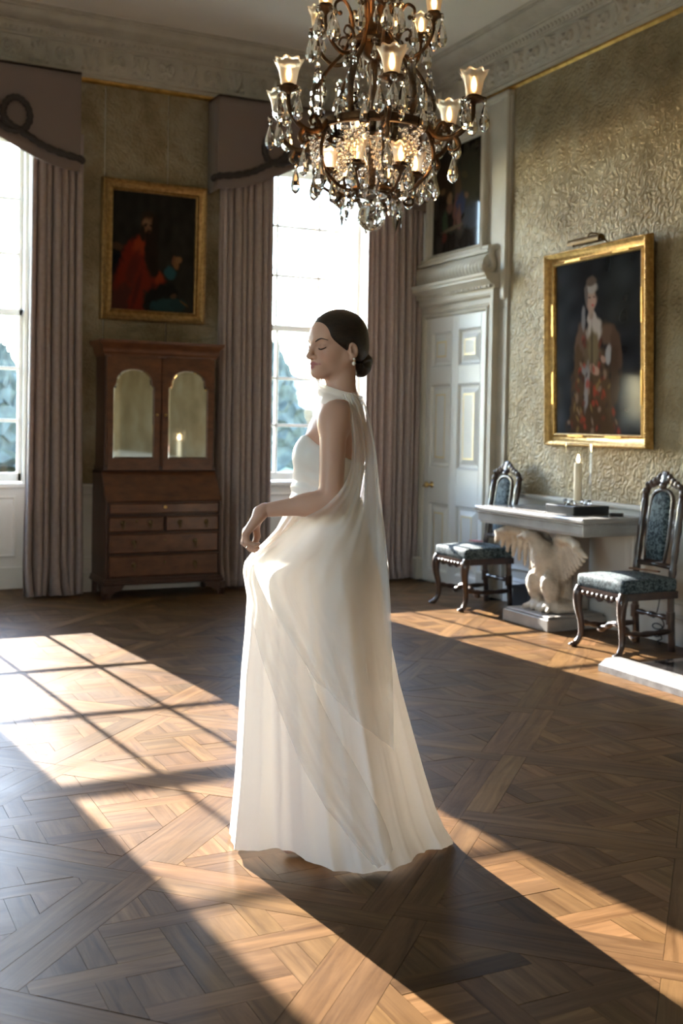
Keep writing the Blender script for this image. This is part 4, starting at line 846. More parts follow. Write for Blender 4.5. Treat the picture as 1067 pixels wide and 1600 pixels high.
def arm_sdf(p):
    d = ell(p, (-.042, -.160, 1.395), (.050, .043, .06)); d = smin(d, capsule(p, (-.042, -.168, 1.39), (-.046, -.192, 1.16), .043, .037), .02); d = smin(d, capsule(p, (-.048, -.195, 1.145), (-.245, -.20, 1.118), .037, .0215), .02)
    d = smin(d, ell(p, (-.10, -.198, 1.137), (.06, .033, .036)), .02)
    e = capsule(p, (-.042, .168, 1.39), (-.03, .20, 1.13), .043, .036); e = smin(ell(p, (-.042, .160, 1.395), (.050, .043, .06)), e, .02); e = smin(e, capsule(p, (-.03, .20, 1.13), (-.10, .205, .93), .035, .022), .02); return d, e
def fing(p, pts, rad):
    d = np.full(len(p), 9.)
    for a, b, ra, rb in zip(pts[:-1], pts[1:], rad[:-1], rad[1:]): d = smin(d, capsule(p, a, b, ra, rb), .003)
    return d
def hand_sdf(p):
    # near hand, wrist bent down, fingers folded in to pinch the cloth
    d = capsule(p, (-.242, -.20, 1.119), (-.262, -.20, 1.110), .0215, .022)
    for i, (v, kz) in enumerate(((-.236, -.006), (-.218, .0), (-.199, .002), (-.180, .0))):
        d = smin(d, capsule(p, (-.260, -.20 + (v + .205) * .5, 1.105), (-.302, v, 1.052 + kz), .0165, .0105), .012)
    d = smin(d, capsule(p, (-.268, -.182, 1.098), (-.276, -.168, 1.062), .016, .012), .012)
    F_ = [([(-.302, -.236, 1.046), (-.296, -.238, 1.022), (-.276, -.236, 1.014), (-.262, -.232, 1.016)], (.0095, .0085, .0075, .006)),
          ([(-.303, -.218, 1.052), (-.306, -.220, 1.020), (-.284, -.219, 1.004), (-.266, -.216, 1.004)], (.0105, .0092, .0082, .0065)),
          ([(-.304, -.199, 1.054), (-.311, -.199, 1.018), (-.290, -.198, .998), (-.272, -.196, .996)], (.0108, .0095, .0084, .0068)),
          ([(-.303, -.180, 1.052), (-.311, -.178, 1.020), (-.294, -.180, .998), (-.280, -.182, .990)], (.0105, .0094, .0083, .0066)),
          ([(-.276, -.168, 1.062), (-.272, -.164, 1.034), (-.279, -.170, 1.008), (-.283, -.176, .994)], (.0118, .0105, .0095, .0075))]
    for pts, rad in F_: d = smin(d, fing(p, pts, rad), .004)
    return d
def hand2_sdf(p):
    d = capsule(p, (-.10, .205, .93), (-.118, .205, .86), .022, .028)
    for i in range(4): d = smin(d, fing(p, [(-.10 - .016 * i, .205, .845), (-.108 - .016 * i, .205, .805), (-.105 - .015 * i, .20, .775 + .006 * abs(i - 1.5))], (.010, .009, .007)), .004)
    return smin(d, fing(p, [(-.135, .205, .89), (-.155, .20, .86), (-.158, .195, .83)], (.012, .010, .008)), .006)
def leg_sdf(p):
    pa = p.copy(); pa[:, 1] = np.abs(pa[:, 1]); d = capsule(pa, (-.045, .075, .90), (-.055, .07, .50), .072, .05); d = smin(d, capsule(pa, (-.05, .075, .50), (-.03, .07, .13), .056, .034), .03); d = smin(d, capsule(pa, (-.03, .07, .10), (-.10, .07, .035), .032, .026), .02); return smin(d, capsule(pa, (-.10, .07, .035), (-.165, .07, .024), .026, .018), .02)
def upper_sdf(p):
    hd, q, qa = head_sdf(p); d = hd; d = smin(d, ear_sdf(q), .004)
    nk = capsule(p, (-.022, 0, 1.585), (-.022, 0, 1.44), .046, .051); t = torso_sdf(p); a, b = arm_sdf(p)
    d = smin(d, nk, .022); t = smin(t, nk, .045); d = np.minimum(d, t); d = smin(d, a, .03); d = smin(d, b, .03); return d
def all_sdf(p): return np.minimum(smin(smin(upper_sdf(p), hand_sdf(p), .008), hand2_sdf(p), .01), leg_sdf(p))
def grad(fn, p, e=.0015):
    return np.stack([fn(p + np.eye(3)[i] * e) - fn(p - np.eye(3)[i] * e) for i in range(3)], -1) / (2 * e)
def project(fn, p, off=0, it=6):
    p = np.array(p, float)
    for _ in range(it): g = grad(fn, p); p = p - g * ((fn(p) - off) / np.maximum((g ** 2).sum(-1), 1e-6))[:, None] * .9
    return p
def push_out(P, off=.012, fn=None):
    s = P.shape; p = P.reshape(-1, 3).copy(); fn = fn or (lambda q: np.minimum(upper_sdf(q), hand_sdf(q)))
    for _ in range(8):
        d = fn(p); k = d < off
        if not k.any(): break
        g = grad(fn, p[k]); g /= np.maximum(np.sqrt((g ** 2).sum(-1)), .2)[:, None]; p[k] += g * np.clip(off - d[k], 0, .03)[:, None]
    return p.reshape(s)
WO = empty('person', (1.591, 3.222, 0), -YAW, label='woman in a white strapless gown and sheer scarf, turned aside and lifting her skirt', cat='person')
parts_ = [surface(lambda p: upper_sdf(p), (-.17, -.10, 1.50), (.10, .10, 1.76), .0030), surface(lambda p: smin(smin(torso_sdf(p), capsule(p, (-.012, 0, 1.585), (-.020, 0, 1.44), .046, .051), .045), smin(*arm_sdf(p), .001), .03) if False else smin(smin(smin(torso_sdf(p), capsule(p, (-.022, 0, 1.60), (-.022, 0, 1.44), .046, .051), .045), arm_sdf(p)[0], .03), arm_sdf(p)[1], .03), (-.27, -.26, .80), (.10, .26, 1.545), .0065),
          surface(lambda p: smin(smin(hand_sdf(p), arm_sdf(p)[0], .008), p[:, 0] + .225, .001) if False else smax(smin(hand_sdf(p), arm_sdf(p)[0], .008) + .0045 * np.clip((p[:, 0] + .252) / .022, 0, 1), p[:, 0] + .226, .001), (-.34, -.265, .97), (-.22, -.14, 1.16), .0024), surface(hand2_sdf, (-.2, .15, .74), (-.05, .25, .96), .004), surface(leg_sdf, (-.20, -.2, .0), (.08, .2, .95), .011)]
V = []; F = []; n = 0
for v, f in parts_: V.append(v); F.append(f + n); n += len(v)
V = np.concatenate(V); F = np.concatenate(F)
body = solid('body', V, F, None, WO)
q = (V - HC) @ HR; ay = np.abs(q[:, 1]); col = np.tile(np.array((.54, .335, .255)), (len(V), 1)); face = (V[:, 2] > 1.52) & (q[:, 0] > .03)
def tint(c, w_): global col; col = col * (1 - w_[:, None]) + np.array(c) * w_[:, None]
tint((.58, .27, .20), .55 * face * np.exp(-((ay - .040) / .016) ** 2 - ((q[:, 2] + .025) / .018) ** 2))
dl = np.minimum(capsule(np.stack([q[:, 0], ay, q[:, 2]], -1), (.1018, .0035, -.0490), (.087, .0265, -.0525), .0051, .0026), capsule(np.stack([q[:, 0], ay, q[:, 2]], -1), (.1003, 0, -.0600), (.087, .0235, -.0548), .0065, .0029))
tint((.40, .155, .16), np.clip((.0022 - dl) / .0016, 0, 1) * face)
tint((.30, .17, .13), .6 * face * np.exp(-((ay - .031) / .014) ** 2 - ((q[:, 2] - .006) / .007) ** 2))
body.data.attributes.new('paint', 'FLOAT_COLOR', 'POINT').data.foreach_set('color', np.concatenate([col, np.ones((len(V), 1))], 1).astype('f').ravel())
MT['skin'] = painted('skin', .42); MT['skin'].node_tree.nodes['Principled BSDF'].inputs['Subsurface Weight'].default_value = .12; MT['skin'].node_tree.nodes['Principled BSDF'].inputs['Subsurface Radius'].default_value = (.01, .004, .002)
body.data.materials.append(MT['skin'])
hairm = mat('dark_hair', (.008, .005, .004), .34, col2=(.020, .011, .008), vs=60, stretch=(1, 1, 3), bump=.25, bs=120, bdist=.002)
def hair_sdf(p):
    q = (p - HC) @ HR; d = ell(q, (-.012, 0, .028), (.100, .0815, .0905)); d = smin(d, ell(q, (-.045, 0, -.02), (.058, .062, .055)), .03)
    h1 = ((q[:, 0] - .012) * .057 - (q[:, 2] - .010) * .07) / .0903 - .003 - .30 * np.maximum(np.abs(q[:, 1]) - .010, 0); d = smax(d, h1, .006)
    qe = np.stack([q[:, 0], np.abs(q[:, 1]), q[:, 2]], -1); d = smax(d, -ell(qe, (-.006, .085, -.018), (.0220, .020, .031)), .004)
    return smax(d, -.062 - q[:, 2] + .25 * (q[:, 0] + .05), .01)
HW = lambda u, x, z: HC + HR @ np.array((u, x, z))
bun_c = HW(-.083, .012, -.066)
def bun_sdf(p):
    q = p - bun_c; d = ell(q, (0, 0, 0), (.034, .038, .042)); a = np.arctan2(q[:, 2], q[:, 0]); r = np.sqrt((q ** 2).sum(-1)); return d + .0028 * np.sin(3 * a + r * 260 + q[:, 1] * 60)
V_, F_ = surface(hair_sdf, (-.16, -.12, 1.54), (.12, .12, 1.77), .0034); hair = solid('hair', V_, F_, hairm, WO, label='dark hair drawn smoothly back')
V_, F_ = surface(bun_sdf, tuple(bun_c - .05), tuple(bun_c + .05), .0032); solid('hair_bun', V_, F_, hairm, hair)
HS = lambda p: head_sdf(p)[0]
browm = mat('brow_hair', (.035, .020, .014), .7)
for s in (1, -1):
    def on(pts, off): return project(HS, [HW(a, s * b, c) for a, b, c in pts], off)
    P = spline([tuple(x) for x in on([(.088, .016, .0225), (.084, .027, .0265), (.077, .039, .0275), (.066, .050, .0215)], .0003)], 5); P = project(HS, P, .0004)
    m = MB(); m.tube(P, list(np.interp(np.linspace(0, 1, len(P)), [0, .3, 1], [.0018, .0027, .0009])), 6, .7); m.build('eyebrow', browm, WO, smooth=True)
    P = project(HS, spline([tuple(x) for x in on([(.083, .0215, -.002), (.0865, .031, -.0065), (.082, .0415, -.0055), (.073, .049, -.0005)], .0)], 6), .0006)
    m = MB(); m.tube(P, list(np.interp(np.linspace(0, 1, len(P)), [0, .5, 1], [.0010, .0023, .0014])), 6)
    for i in range(1, len(P), 1):
        o = np.array(P[i]); out = fwd * .7 + lft * s * (.1 + .9 * i / len(P)) - upv * .35; m.tube([o, o + out * .0042, o + out * .007 + upv * .0012], [.0006, .0004, .0001], 4)
    m.build('eyelashes', browm, WO, smooth=True)
pearl = mat('pearl', (.82, .78, .72), .18, coat=.6); eb = project(lambda p: ear_sdf((p - HC) @ HR), [HW(-.008, .081, -.046)], .002)[0]
ea = empty('earring', (0, 0, 0), parent=WO, label='drop earring of two pearls'); m = MB(); m.ball(tuple(eb), .0042, 10, 8); m.build('pearl', pearl, ea, smooth=True); m = MB(); m.ball((eb[0], eb[1] - .001, eb[2] - .0145), .0066, 12, 8); m.build('pearl', pearl, ea, smooth=True); m = MB(); m.tube([(eb[0], eb[1], eb[2]), (eb[0], eb[1] - .001, eb[2] - .009)], .0008, 5); m.build('hook', MT['brass'], ea)
m = MB(); ca = np.array((-.295, -.2195, 1.012)); dr = np.array((-.284 + .306, .001, 1.004 - 1.020)); dr /= np.linalg.norm(dr); e1 = np.array((0, 1., 0)); e2 = np.cross(dr, e1); m.tube([ca + (e1 * math.cos(a) + e2 * math.sin(a)) * .0098 for a in np.linspace(0, 2 * PI, 19)], .0014, 6, cap=False); m.ball(tuple(ca + e1 * -.0105), .003, 8, 6); m.build('ring', mat('silver', (.8, .8, .8), .15, 1), WO, smooth=True)

# gown: satin bodice and a full skirt
satin = cloth('gown_satin', (.80, .79, .765), .12, sheen=.25, tcol=(.9, .85, .76), rough=.33, gloss=.06)
skirtm = cloth('gown_skirt', (.86, .845, .81), .27, sheen=.1, tcol=(.93, .90, .84), rough=.5)
sheer = cloth('sheer_scarf', (.88, .87, .84), .55, alpha=.42, sheen=.3, tcol=(.95, .92, .85), rough=.5)
def bodice_sdf(p):
    d = torso_sdf(p) - .006; u, z = p[:, 0], p[:, 2]
    wr = np.exp(-((z - 1.17) / .06) ** 2) * np.clip((-u - .02) * 12, 0, 1); d = d - .0035 * wr * np.sin((z * 1.0 + u * .45 + .2 * p[:, 1]) * 150)
    top = z - (1.345 - (u + .155) * .42 - .014 * np.cos(p[:, 1] * 38) * (u < -.06)); return smax(smax(d, top, .004), 1.08 - z, .004)
V_, F_ = surface(bodice_sdf, (-.20, -.17, 1.06), (.10, .17, 1.40), .0052); gown = empty('gown', (0, 0, 0), parent=WO, label='white satin strapless gown'); solid('bodice', V_, F_, satin, gown)
SL = [(1.19, -.168), (1.14, -.178), (1.09, -.20), (1.04, -.225), (1.0, -.262), (.96, -.305), (.93, -.327), (.90, -.331), (.82, -.318), (.70, -.325), (.594, -.335), (.40, -.345), (.257, -.352), (.1, -.364), (0, -.372)]
SRt = [(1.19, .045), (1.14, .055), (1.05, .075), (.95, .10), (.9, .115), (.8, .13), (.686, .148), (.55, .175), (.373, .223), (.25, .258), (.12, .298), (.03, .335), (0, .352)]
SV = [(1.19, .11), (1.14, .118), (1.05, .145), (.95, .185), (.8, .20), (.6, .235), (.4, .262), (.2, .288), (.05, .31), (0, .32)]
SC = [(1.19, 0), (1.0, -.01), (.8, .02), (.4, .065), (0, .10)]
def sk(z):
    a, b = interp(z, SL), interp(z, SRt); return (a + b) / 2, (b - a) / 2, interp(z, SC), interp(z, SV)
NA, NZ = 288, 96; fr_ = np.random.default_rng(12); K = [(5, 1.2), (8, 1.5), (13, .9), (19, .35), (27, .12)]; PHS = fr_.uniform(0, 6.28, len(K))
def folds(ph, z):
    t = np.clip((1.16 - z) / 1.16, 0, 1); o = 0 * ph
    for (k, w_), p0 in zip(K, PHS): s_ = np.sin(k * ph + p0 + .5 * np.sin(2.2 * z + k)); o = o + w_ * (1 - 2 * np.abs(s_) ** .8 if k > 10 else s_) / (1 + .12 * (k - 5))
    return o * np.interp(t, [0, .08, .25, .5, 1], [0, .010, .027, .038, .046])
P = []; ph = np.linspace(0, 2 * PI, NA, endpoint=False)
for i in range(NZ):
    t = i / (NZ - 1); z = 1.165 * (1 - t); c, ru, cv, rv = sk(z); ru, rv = ru * min(1, .86 + 8 * t), rv * min(1, .80 + 8 * t); f_ = folds(ph, z) * np.clip(1.25 - np.exp(-((ph - PI) / .5) ** 2), .2, 1)
    U = c + ru * np.cos(ph) * (1 + f_ * .6); Vv = cv - rv * np.sin(ph) * (1 + f_) - .25 * f_ * rv; Z = np.full(NA, z)
    # bright folds pulled from the waist toward the lifting hand
    pull = np.exp(-((z - .97) / .10) ** 2) * np.exp(-((ph - 2.45) / .42) ** 2); Vv -= .012 * pull * np.sin(ph * 26 + z * 60); Z = Z + .01 * pull * np.sin(ph * 26 + z * 60)
    if z < .12:
        e = (1 - z / .12) ** 2; lift = .012 + .016 * (.5 + .5 * np.sin(3 * ph + 1.2)) + .018 * np.exp(-((ph - 2.0) / .35) ** 2); tr = np.exp(-((ph - .0) / .7) ** 2) + np.exp(-((ph - 2 * PI) / .7) ** 2) + .9 * np.exp(-((ph - 1.32) / .22) ** 2)
        Z = Z + lift * e * np.clip(1 - tr, 0, 1) + .003; sc = 1 + .035 * tr * e * np.sin(np.clip(1 - z / .06, 0, 1) * 3); U = c + (U - c) * sc; Vv = cv + (Vv - cv) * sc
    P.append(np.stack([U, Vv, Z], -1))
m = MB(); m.grid(P, closed=True); so_ = m.build('skirt', skirtm, gown, smooth=True)
def skirt_front(u, z):
    c, ru, cv, rv = sk(np.clip(z, 0, 1.165)); x = np.clip((u - c) / ru, -.985, .985); phx = np.arccos(x); return cv - rv * np.sqrt(1 - x * x) * (1 + folds(phx, z)) - .25 * folds(phx, z) * rv
SA = [(-0.014, 1.478, 0.032, 1.488, -0.13, -0.05), (0.007, 1.410, 0.066, 1.424, -0.19, -0.04), (0.016, 1.304, 0.096, 1.298, -0.23, -0.03), (-0.002, 1.213, 0.110, 1.136, -0.25, -0.03), (-0.062, 1.140, 0.124, 1.014, -0.27, -0.04), (-0.138, 1.096, 0.138, 0.902, -0.27, -0.05), (-0.215, 1.027, 0.146, 0.789, -0.25, -0.05), (-0.274, 0.957, 0.152, 0.696, -0.22, -0.05), (-0.229, 0.840, 0.158, 0.614, -0.22, -0.05), (-0.157, 0.723, 0.163, 0.50, -0.22, -0.06), (-0.081, 0.603, 0.165, 0.36, -0.22, -0.10)]
SCs = [(0.012, 1.433, 0.042, 1.478, -0.02, 0.02), (0.024, 1.309, 0.089, 1.335, 0.00, 0.05), (0.034, 1.143, 0.114, 1.162, 0.00, 0.06), (0.037, 0.977, 0.134, 0.993, 0.00, 0.06), (0.040, 0.810, 0.150, 0.823, 0.00, 0.06), (0.051, 0.647, 0.159, 0.656, -0.02, 0.05), (0.065, 0.58, 0.160, 0.55, -0.05, 0.03)]
SB = [(-0.311, 0.950, -0.221, 0.932, -0.20, -0.22), (-0.293, 0.816, -0.176, 0.802, -0.20, -0.22), (-0.268, 0.694, -0.123, 0.665, -0.20, -0.22), (-0.230, 0.584, -0.074, 0.548, -0.20, -0.22), (-0.188, 0.479, -0.019, 0.440, -0.22, -0.22), (-0.131, 0.357, 0.046, 0.333, -0.22, -0.22), (-0.062, 0.239, 0.111, 0.212, -0.23, -0.20), (0.018, 0.132, 0.148, 0.129, -0.24, -0.20), (0.103, 0.033, 0.165, 0.070, -0.25, -0.20)]
def sheet(rows, ns, off, rip, bow, seed, fr=(2, 5), parent=None, name='scarf_fall', drape=1.0):
    R = np.array(spline(rows, 9)); s = np.linspace(0, 1, ns); n = len(R); P = np.zeros((n, ns, 3)); r = np.random.default_rng(seed); p1, p2 = r.uniform(0, 6, 2)
    for i, (a, b, c, d, v1, v2) in enumerate(R):
        t = i / (n - 1); u = a + (c - a) * s; z = b + (d - b) * s - bow * np.sin(PI * s) * (1 if b - d > -.02 else 1) * t; v = v1 + (v2 - v1) * s - .03 * np.sin(PI * s)
        w_ = rip * (np.sin(fr[0] * 2 * PI * s + p1 + 1.5 * t) + .6 * np.sin(fr[1] * 2 * PI * s + p2 - 2 * t)) * min(1, .35 + t * 2); v = v + w_
        sf = skirt_front(u, np.minimum(z, 1.16)) - off - .006 - np.abs(w_) * .3 + w_ * .6; k = np.clip((1.14 - z) / .10, 0, 1); P[i] = np.stack([u, v * (1 - k) + np.minimum(v if drape < 1 else sf, sf) * k, z], -1)
    P[:, :, 2] = np.maximum(P[:, :, 2], .01); P = push_out(P, .011); m = MB(); m.grid(P); return m.build(name, sheer, parent, smooth=True)
scarf = empty('scarf', (0, 0, 0), parent=WO, label='long sheer white scarf falling from the neck')
sheet(SCs, 26, .004, .010, 0, 3, (2, 4), scarf, drape=.5); sheet(SA, 56, .020, .016, .0, 1, (2, 5), scarf, drape=.5); sheet(SB, 32, .014, .012, .02, 2, (1, 3), scarf)
# the wrap round the throat
NP = [(-.065, .055, 1.535, 1.485), (-.085, .030, 1.528, 1.475), (-.092, -.010, 1.520, 1.462), (-.080, -.045, 1.513, 1.448), (-.055, -.078, 1.502, 1.434), (-.018, -.105, 1.490, 1.420), (.025, -.100, 1.480, 1.405), (.050, -.066, 1.474, 1.41)]
R = np.array(spline(NP, 7)); s = np.linspace(0, 1, 16); P = np.zeros((len(R), 16, 3))
for i, (u, v, za, zb) in enumerate(R): P[i] = np.stack([np.full(16, u), np.full(16, v), za + (zb - za) * s], -1); P[i, :, 1] -= .004 * np.sin(s * 14 + i * .05); P[i, :, 0] -= .003 * np.sin(s * 14)
P = push_out(P, .009); m = MB(); m.grid(P); m.build('neck_wrap', cloth('wrap_cloth', (.86, .83, .77), .35, alpha=.85, sheen=.3, tcol=(.95, .92, .85)), scarf, smooth=True)
# ------------------------------------------------------------------ chandelier
CH = empty('chandelier', (2.408, 4.657, 2.30), -math.atan2(2.408, 4.657), label='bronze and crystal chandelier with three tiers of lit glass shades', cat='chandelier')
Z = lambda z: z - 2.30; br = MT['bronze']; cr = MT['crystal']
def facet(prof, n): m = MB(); m.lathe(prof, n); return m
def keep(mb, name, mt, **k): me = mb.mesh(name, **k); me.materials.append(mt); return me
DROP = keep(facet([(.0015, 0), (.005, -.008), (.014, -.033), (.023, -.066), (.026, -.088), (.021, -.107), (.010, -.119), (.001, -.124)], 8), 'drop', cr)
SMALL = keep(facet([(.0012, 0), (.005, -.012), (.014, -.038), (.016, -.052), (.011, -.068), (.001, -.075)], 8), 'small_drop', cr)
m = MB(); m.add([(0, 0, 0), (-.034, 0, -.06), (.034, 0, -.06), (0, -.013, -.06), (0, .013, -.06), (0, 0, -.135)], [(0, 1, 3), (0, 3, 2), (0, 2, 4), (0, 4, 1), (5, 3, 1), (5, 2, 3), (5, 4, 2), (5, 1, 4)]); KITE = keep(m, 'kite', cr)
m = MB(); m.lathe([(.003, -.009), (.012, -.006), (.0165, 0), (.012, .006), (.003, .009)], 10, axis='y', flute=.08, nf=10); ROSE = keep(m, 'rosette', cr)
m = MB(); m.ball((0, 0, 0), .0075, 8, 6); BEAD = keep(m, 'bead', cr, smooth=True)
def shade_mesh(r0, r1, h, nf=8):
    m = MB(); n = 40; out = []
    for r, t, fl in ((r0 * .7, 0, 0), (r0, .04, 0), (r0 * 1.12, .25, .01), (lerp(r0, r1, .35), .6, .03), (lerp(r0, r1, .75), .86, .06), (r1, 1, .10)): out.append((r, t * h, fl))
    P = []
    for r, z, fl in out: P.append([(r * (1 + fl * math.cos(nf * a)) * math.cos(a), r * (1 + fl * math.cos(nf * a)) * math.sin(a), z + fl * .05 * math.cos(nf * a)) for a in np.linspace(0, 2 * PI, n, endpoint=False)])
    m.grid(P, closed=True); m.grid([[(x * .93, y * .93, z) for x, y, z in r] for r in P][::-1], closed=True); k = len(P) * n
    m.f += [(k - n + i, k - n + (i + 1) % n, k + (i + 1) % n, k + i) for i in range(n)]; return keep(m, 'shade', MT['frost'], smooth=True)
SHADE, SHADE_S = shade_mesh(.034, .066, .108), shade_mesh(.029, .052, .088)
m = MB(); m.lathe([(.003, -.032), (.009, -.022), (.0115, -.004), (.009, .014), (.004, .028), (.0008, .036)], 10); BULB = keep(m, 'bulb', MT['bulb'], smooth=True)
def pan_mesh(r):
    m = MB(); n = 32; P = []
    for rr, z, fl in ((.006, -.03, 0), (.012, -.02, 0), (.016, -.014, 0), (r * .7, -.006, .02), (r, .0, .07), (r * .98, .006, .07), (r * .55, .004, 0), (.026, .006, 0), (.028, .022, 0), (.020, .024, 0)): P.append([(rr * (1 + fl * math.cos(8 * a)) * math.cos(a), rr * (1 + fl * math.cos(8 * a)) * math.sin(a), z) for a in np.linspace(0, 2 * PI, n, endpoint=False)])
    m.grid(P, closed=True); m.f += [tuple(range(n))[::-1], tuple(range(len(P) * n - n, len(P) * n))]; return keep(m, 'drip_pan', br, smooth=True)
PAN, PAN_S = pan_mesh(.058), pan_mesh(.044)
def hang_drop(parent, x, y, z, mesh=DROP, rose=True, rz=0):
    o = link('crystal_drop', mesh, None, parent, (x, y, z - (.022 if rose else 0)), (0, 0, rz))
    if rose: link('crystal_rosette', ROSE, None, parent, (x, y, z - .009), (0, 0, rz))
def arm(name, rz_pts, rad, cup, big, drops, curl=None):
    # arm reaching along local -y
    m = MB(); P = spline([(0, -r, z) for r, z in rz_pts], 7); n = len(P); m.tube(P, list(np.interp(np.linspace(0, 1, n), [0, .5, 1], rad)), 8, .8)
    if curl:
        for cu in curl: P2 = spline([(0, -r, z) for r, z in cu], 6); m.tube(P2, list(np.linspace(rad[1], .004, len(P2))), 7, .8); m.ball((0, P2[-1][1], P2[-1][2]), .010, 8, 6)
    a = m.build(name, br, CH, smooth=True); r, z = cup
    link('drip_pan', PAN if big else PAN_S, None, a, (0, -r, z)); link('glass_shade', SHADE if big else SHADE_S, None, a, (0, -r, z + .018)); link('bulb', BULB, None, a, (0, -r, z + (.070 if big else .062)))
    for k, (ang, mesh) in enumerate(drops): rr = .052 if big else .040; hang_drop(a, rr * math.sin(ang), -r - rr * math.cos(ang), z - .002, mesh, True, -ang)
    return a
def around(proto, n, step, ph0):
    for k in range(n): o = proto if k == 0 else copy_tree(proto, CH); o.rotation_euler = (0, 0, math.radians(ph0 + step * k))
PH = 9
A1 = arm('arm', [(.265, Z(2.765)), (.31, Z(2.715)), (.37, Z(2.70)), (.43, Z(2.725)), (.478, Z(2.78)), (.484, Z(2.838))], [.014, .014, .011], (.484, Z(2.862)), True, [(0, DROP), (1.9, DROP), (-1.9, DROP), (3.14, SMALL)],
    [[(.30, Z(2.72)), (.335, Z(2.77)), (.36, Z(2.755)), (.355, Z(2.73)), (.335, Z(2.735))], [(.40, Z(2.705)), (.42, Z(2.665)), (.395, Z(2.64)), (.372, Z(2.655)), (.38, Z(2.675))]])
hang_drop(A1, 0, -.395, Z(2.64), DROP)
around(A1, 6, 60, PH)
A2 = arm('upper_arm', [(.085, Z(3.16)), (.14, Z(3.10)), (.20, Z(3.09)), (.255, Z(3.13)), (.285, Z(3.19)), (.288, Z(3.238))], [.011, .010, .008], (.288, Z(3.26)), False, [(0, DROP), (1.8, DROP), (-1.8, SMALL)], [[(.11, Z(3.13)), (.13, Z(3.20)), (.165, Z(3.215)), (.18, Z(3.185)), (.16, Z(3.17))]])
around(A2, 6, 60, PH)
A3 = arm('lower_arm', [(.075, Z(2.475)), (.12, Z(2.455)), (.165, Z(2.475)), (.20, Z(2.52)), (.205, Z(2.545))], [.009, .009, .007], (.205, Z(2.56)), False, [(0, SMALL), (2.1, DROP), (-2.1, SMALL)], [[(.14, Z(2.458)), (.165, Z(2.425)), (.195, Z(2.43)), (.195, Z(2.455)), (.178, Z(2.455))]])
around(A3, 6, 60, PH + 30)
# ribs of the cage above and below the ring
m = MB(); P = spline([(0, -r, Z(z)) for r, z in ((.262, 2.765), (.285, 2.84), (.275, 2.93), (.22, 3.03), (.145, 3.12), (.105, 3.22), (.115, 3.31), (.15, 3.36), (.185, 3.345), (.185, 3.31), (.165, 3.30))], 6); m.tube(P, list(np.interp(np.linspace(0, 1, len(P)), [0, .2, .8, 1], [.013, .014, .010, .006])), 8, .75); m.ball((0, P[-1][1], P[-1][2]), .012, 8, 6)
r1 = m.build('cage_rib', br, CH, smooth=True); hang_drop(r1, 0, -.185, Z(3.31), DROP); hang_drop(r1, 0, -.235, Z(3.0), SMALL); around(r1, 6, 60, PH + 30)
m = MB(); P = spline([(0, -r, Z(z)) for r, z in ((.262, 2.75), (.285, 2.70), (.30, 2.62), (.275, 2.545), (.20, 2.485), (.12, 2.47), (.05, 2.475))], 6); m.tube(P, list(np.interp(np.linspace(0, 1, len(P)), [0, .5, 1], [.011, .009, .008])), 8, .8)
P2 = spline([(0, -r, Z(z)) for r, z in ((.268, 2.735), (.32, 2.735), (.335, 2.70), (.31, 2.68), (.295, 2.70))], 6); m.tube(P2, list(np.linspace(.010, .005, len(P2))), 8, .8); m.ball((0, P2[-1][1], P2[-1][2]), .009, 8, 6)
r2 = m.build('basket_rib', br, CH, smooth=True); hang_drop(r2, 0, -.297, Z(2.60), DROP); hang_drop(r2, 0, -.15, Z(2.462), KITE, True); around(r2, 6, 60, PH)
m = MB(); m.lathe([(.252, Z(2.742)), (.272, Z(2.742)), (.278, Z(2.748)), (.272, Z(2.756)), (.276, Z(2.772)), (.280, Z(2.780)), (.270, Z(2.786)), (.252, Z(2.786)), (.252, Z(2.742))], 48, cap=False); m.build('main_ring', br, CH, auto=40)
m = MB(); m.lathe([(.096, Z(2.468)), (.110, Z(2.468)), (.114, Z(2.48)), (.108, Z(2.492)), (.096, Z(2.492)), (.096, Z(2.468))], 32, cap=False); m.build('lower_ring', br, CH, auto=40)
m = MB(); m.lathe([(.11, Z(3.145)), (.125, Z(3.15)), (.128, Z(3.165)), (.118, Z(3.175)), (.105, Z(3.17)), (.11, Z(3.145))], 32, cap=False); m.build('upper_ring', br, CH, auto=40)
# glass baluster on the axis and bronze finial work
m = MB(); m.lathe([(.012, Z(2.50)), (.045, Z(2.515)), (.055, Z(2.54)), (.03, Z(2.56)), (.026, Z(2.60)), (.05, Z(2.66)), (.075, Z(2.72)), (.085, Z(2.74)), (.05, Z(2.745)), (.022, Z(2.75))], 20, flute=.04, nf=10); m.build('glass_stem', cr, CH, smooth=True)
m = MB(); m.lathe([(.020, Z(2.75)), (.045, Z(2.79)), (.05, Z(2.84)), (.028, Z(2.90)), (.024, Z(2.97)), (.04, Z(3.03)), (.045, Z(3.06)), (.022, Z(3.09))], 16, flute=.05, nf=8); m.build('glass_stem', cr, CH, smooth=True)
m = MB(); m.lathe([(.012, Z(2.44)), (.016, Z(2.46)), (.012, Z(2.50)), (.010, Z(2.9)), (.012, Z(3.08)), (.05, Z(3.10)), (.09, Z(3.15)), (.10, Z(3.19)), (.06, Z(3.22)), (.035, Z(3.27)), (.045, Z(3.33)), (.06, Z(3.37)), (.04, Z(3.42)), (.02, Z(3.48)), (.03, Z(3.53)), (.012, Z(3.58))], 20); m.build('central_shaft', br, CH, smooth=True)
for k in range(7): # chain up to the ceiling
    zc = Z(3.62 + .132 * k); m = MB(); P = [(.020 * math.cos(a) if k % 2 == 0 else 0, 0 if k % 2 == 0 else .020 * math.cos(a), zc + .075 * math.sin(a)) for a in np.linspace(0, 2 * PI, 21)]; m.tube(P, .006, 7, cap=False); m.build('chain_link', br, CH, smooth=True)
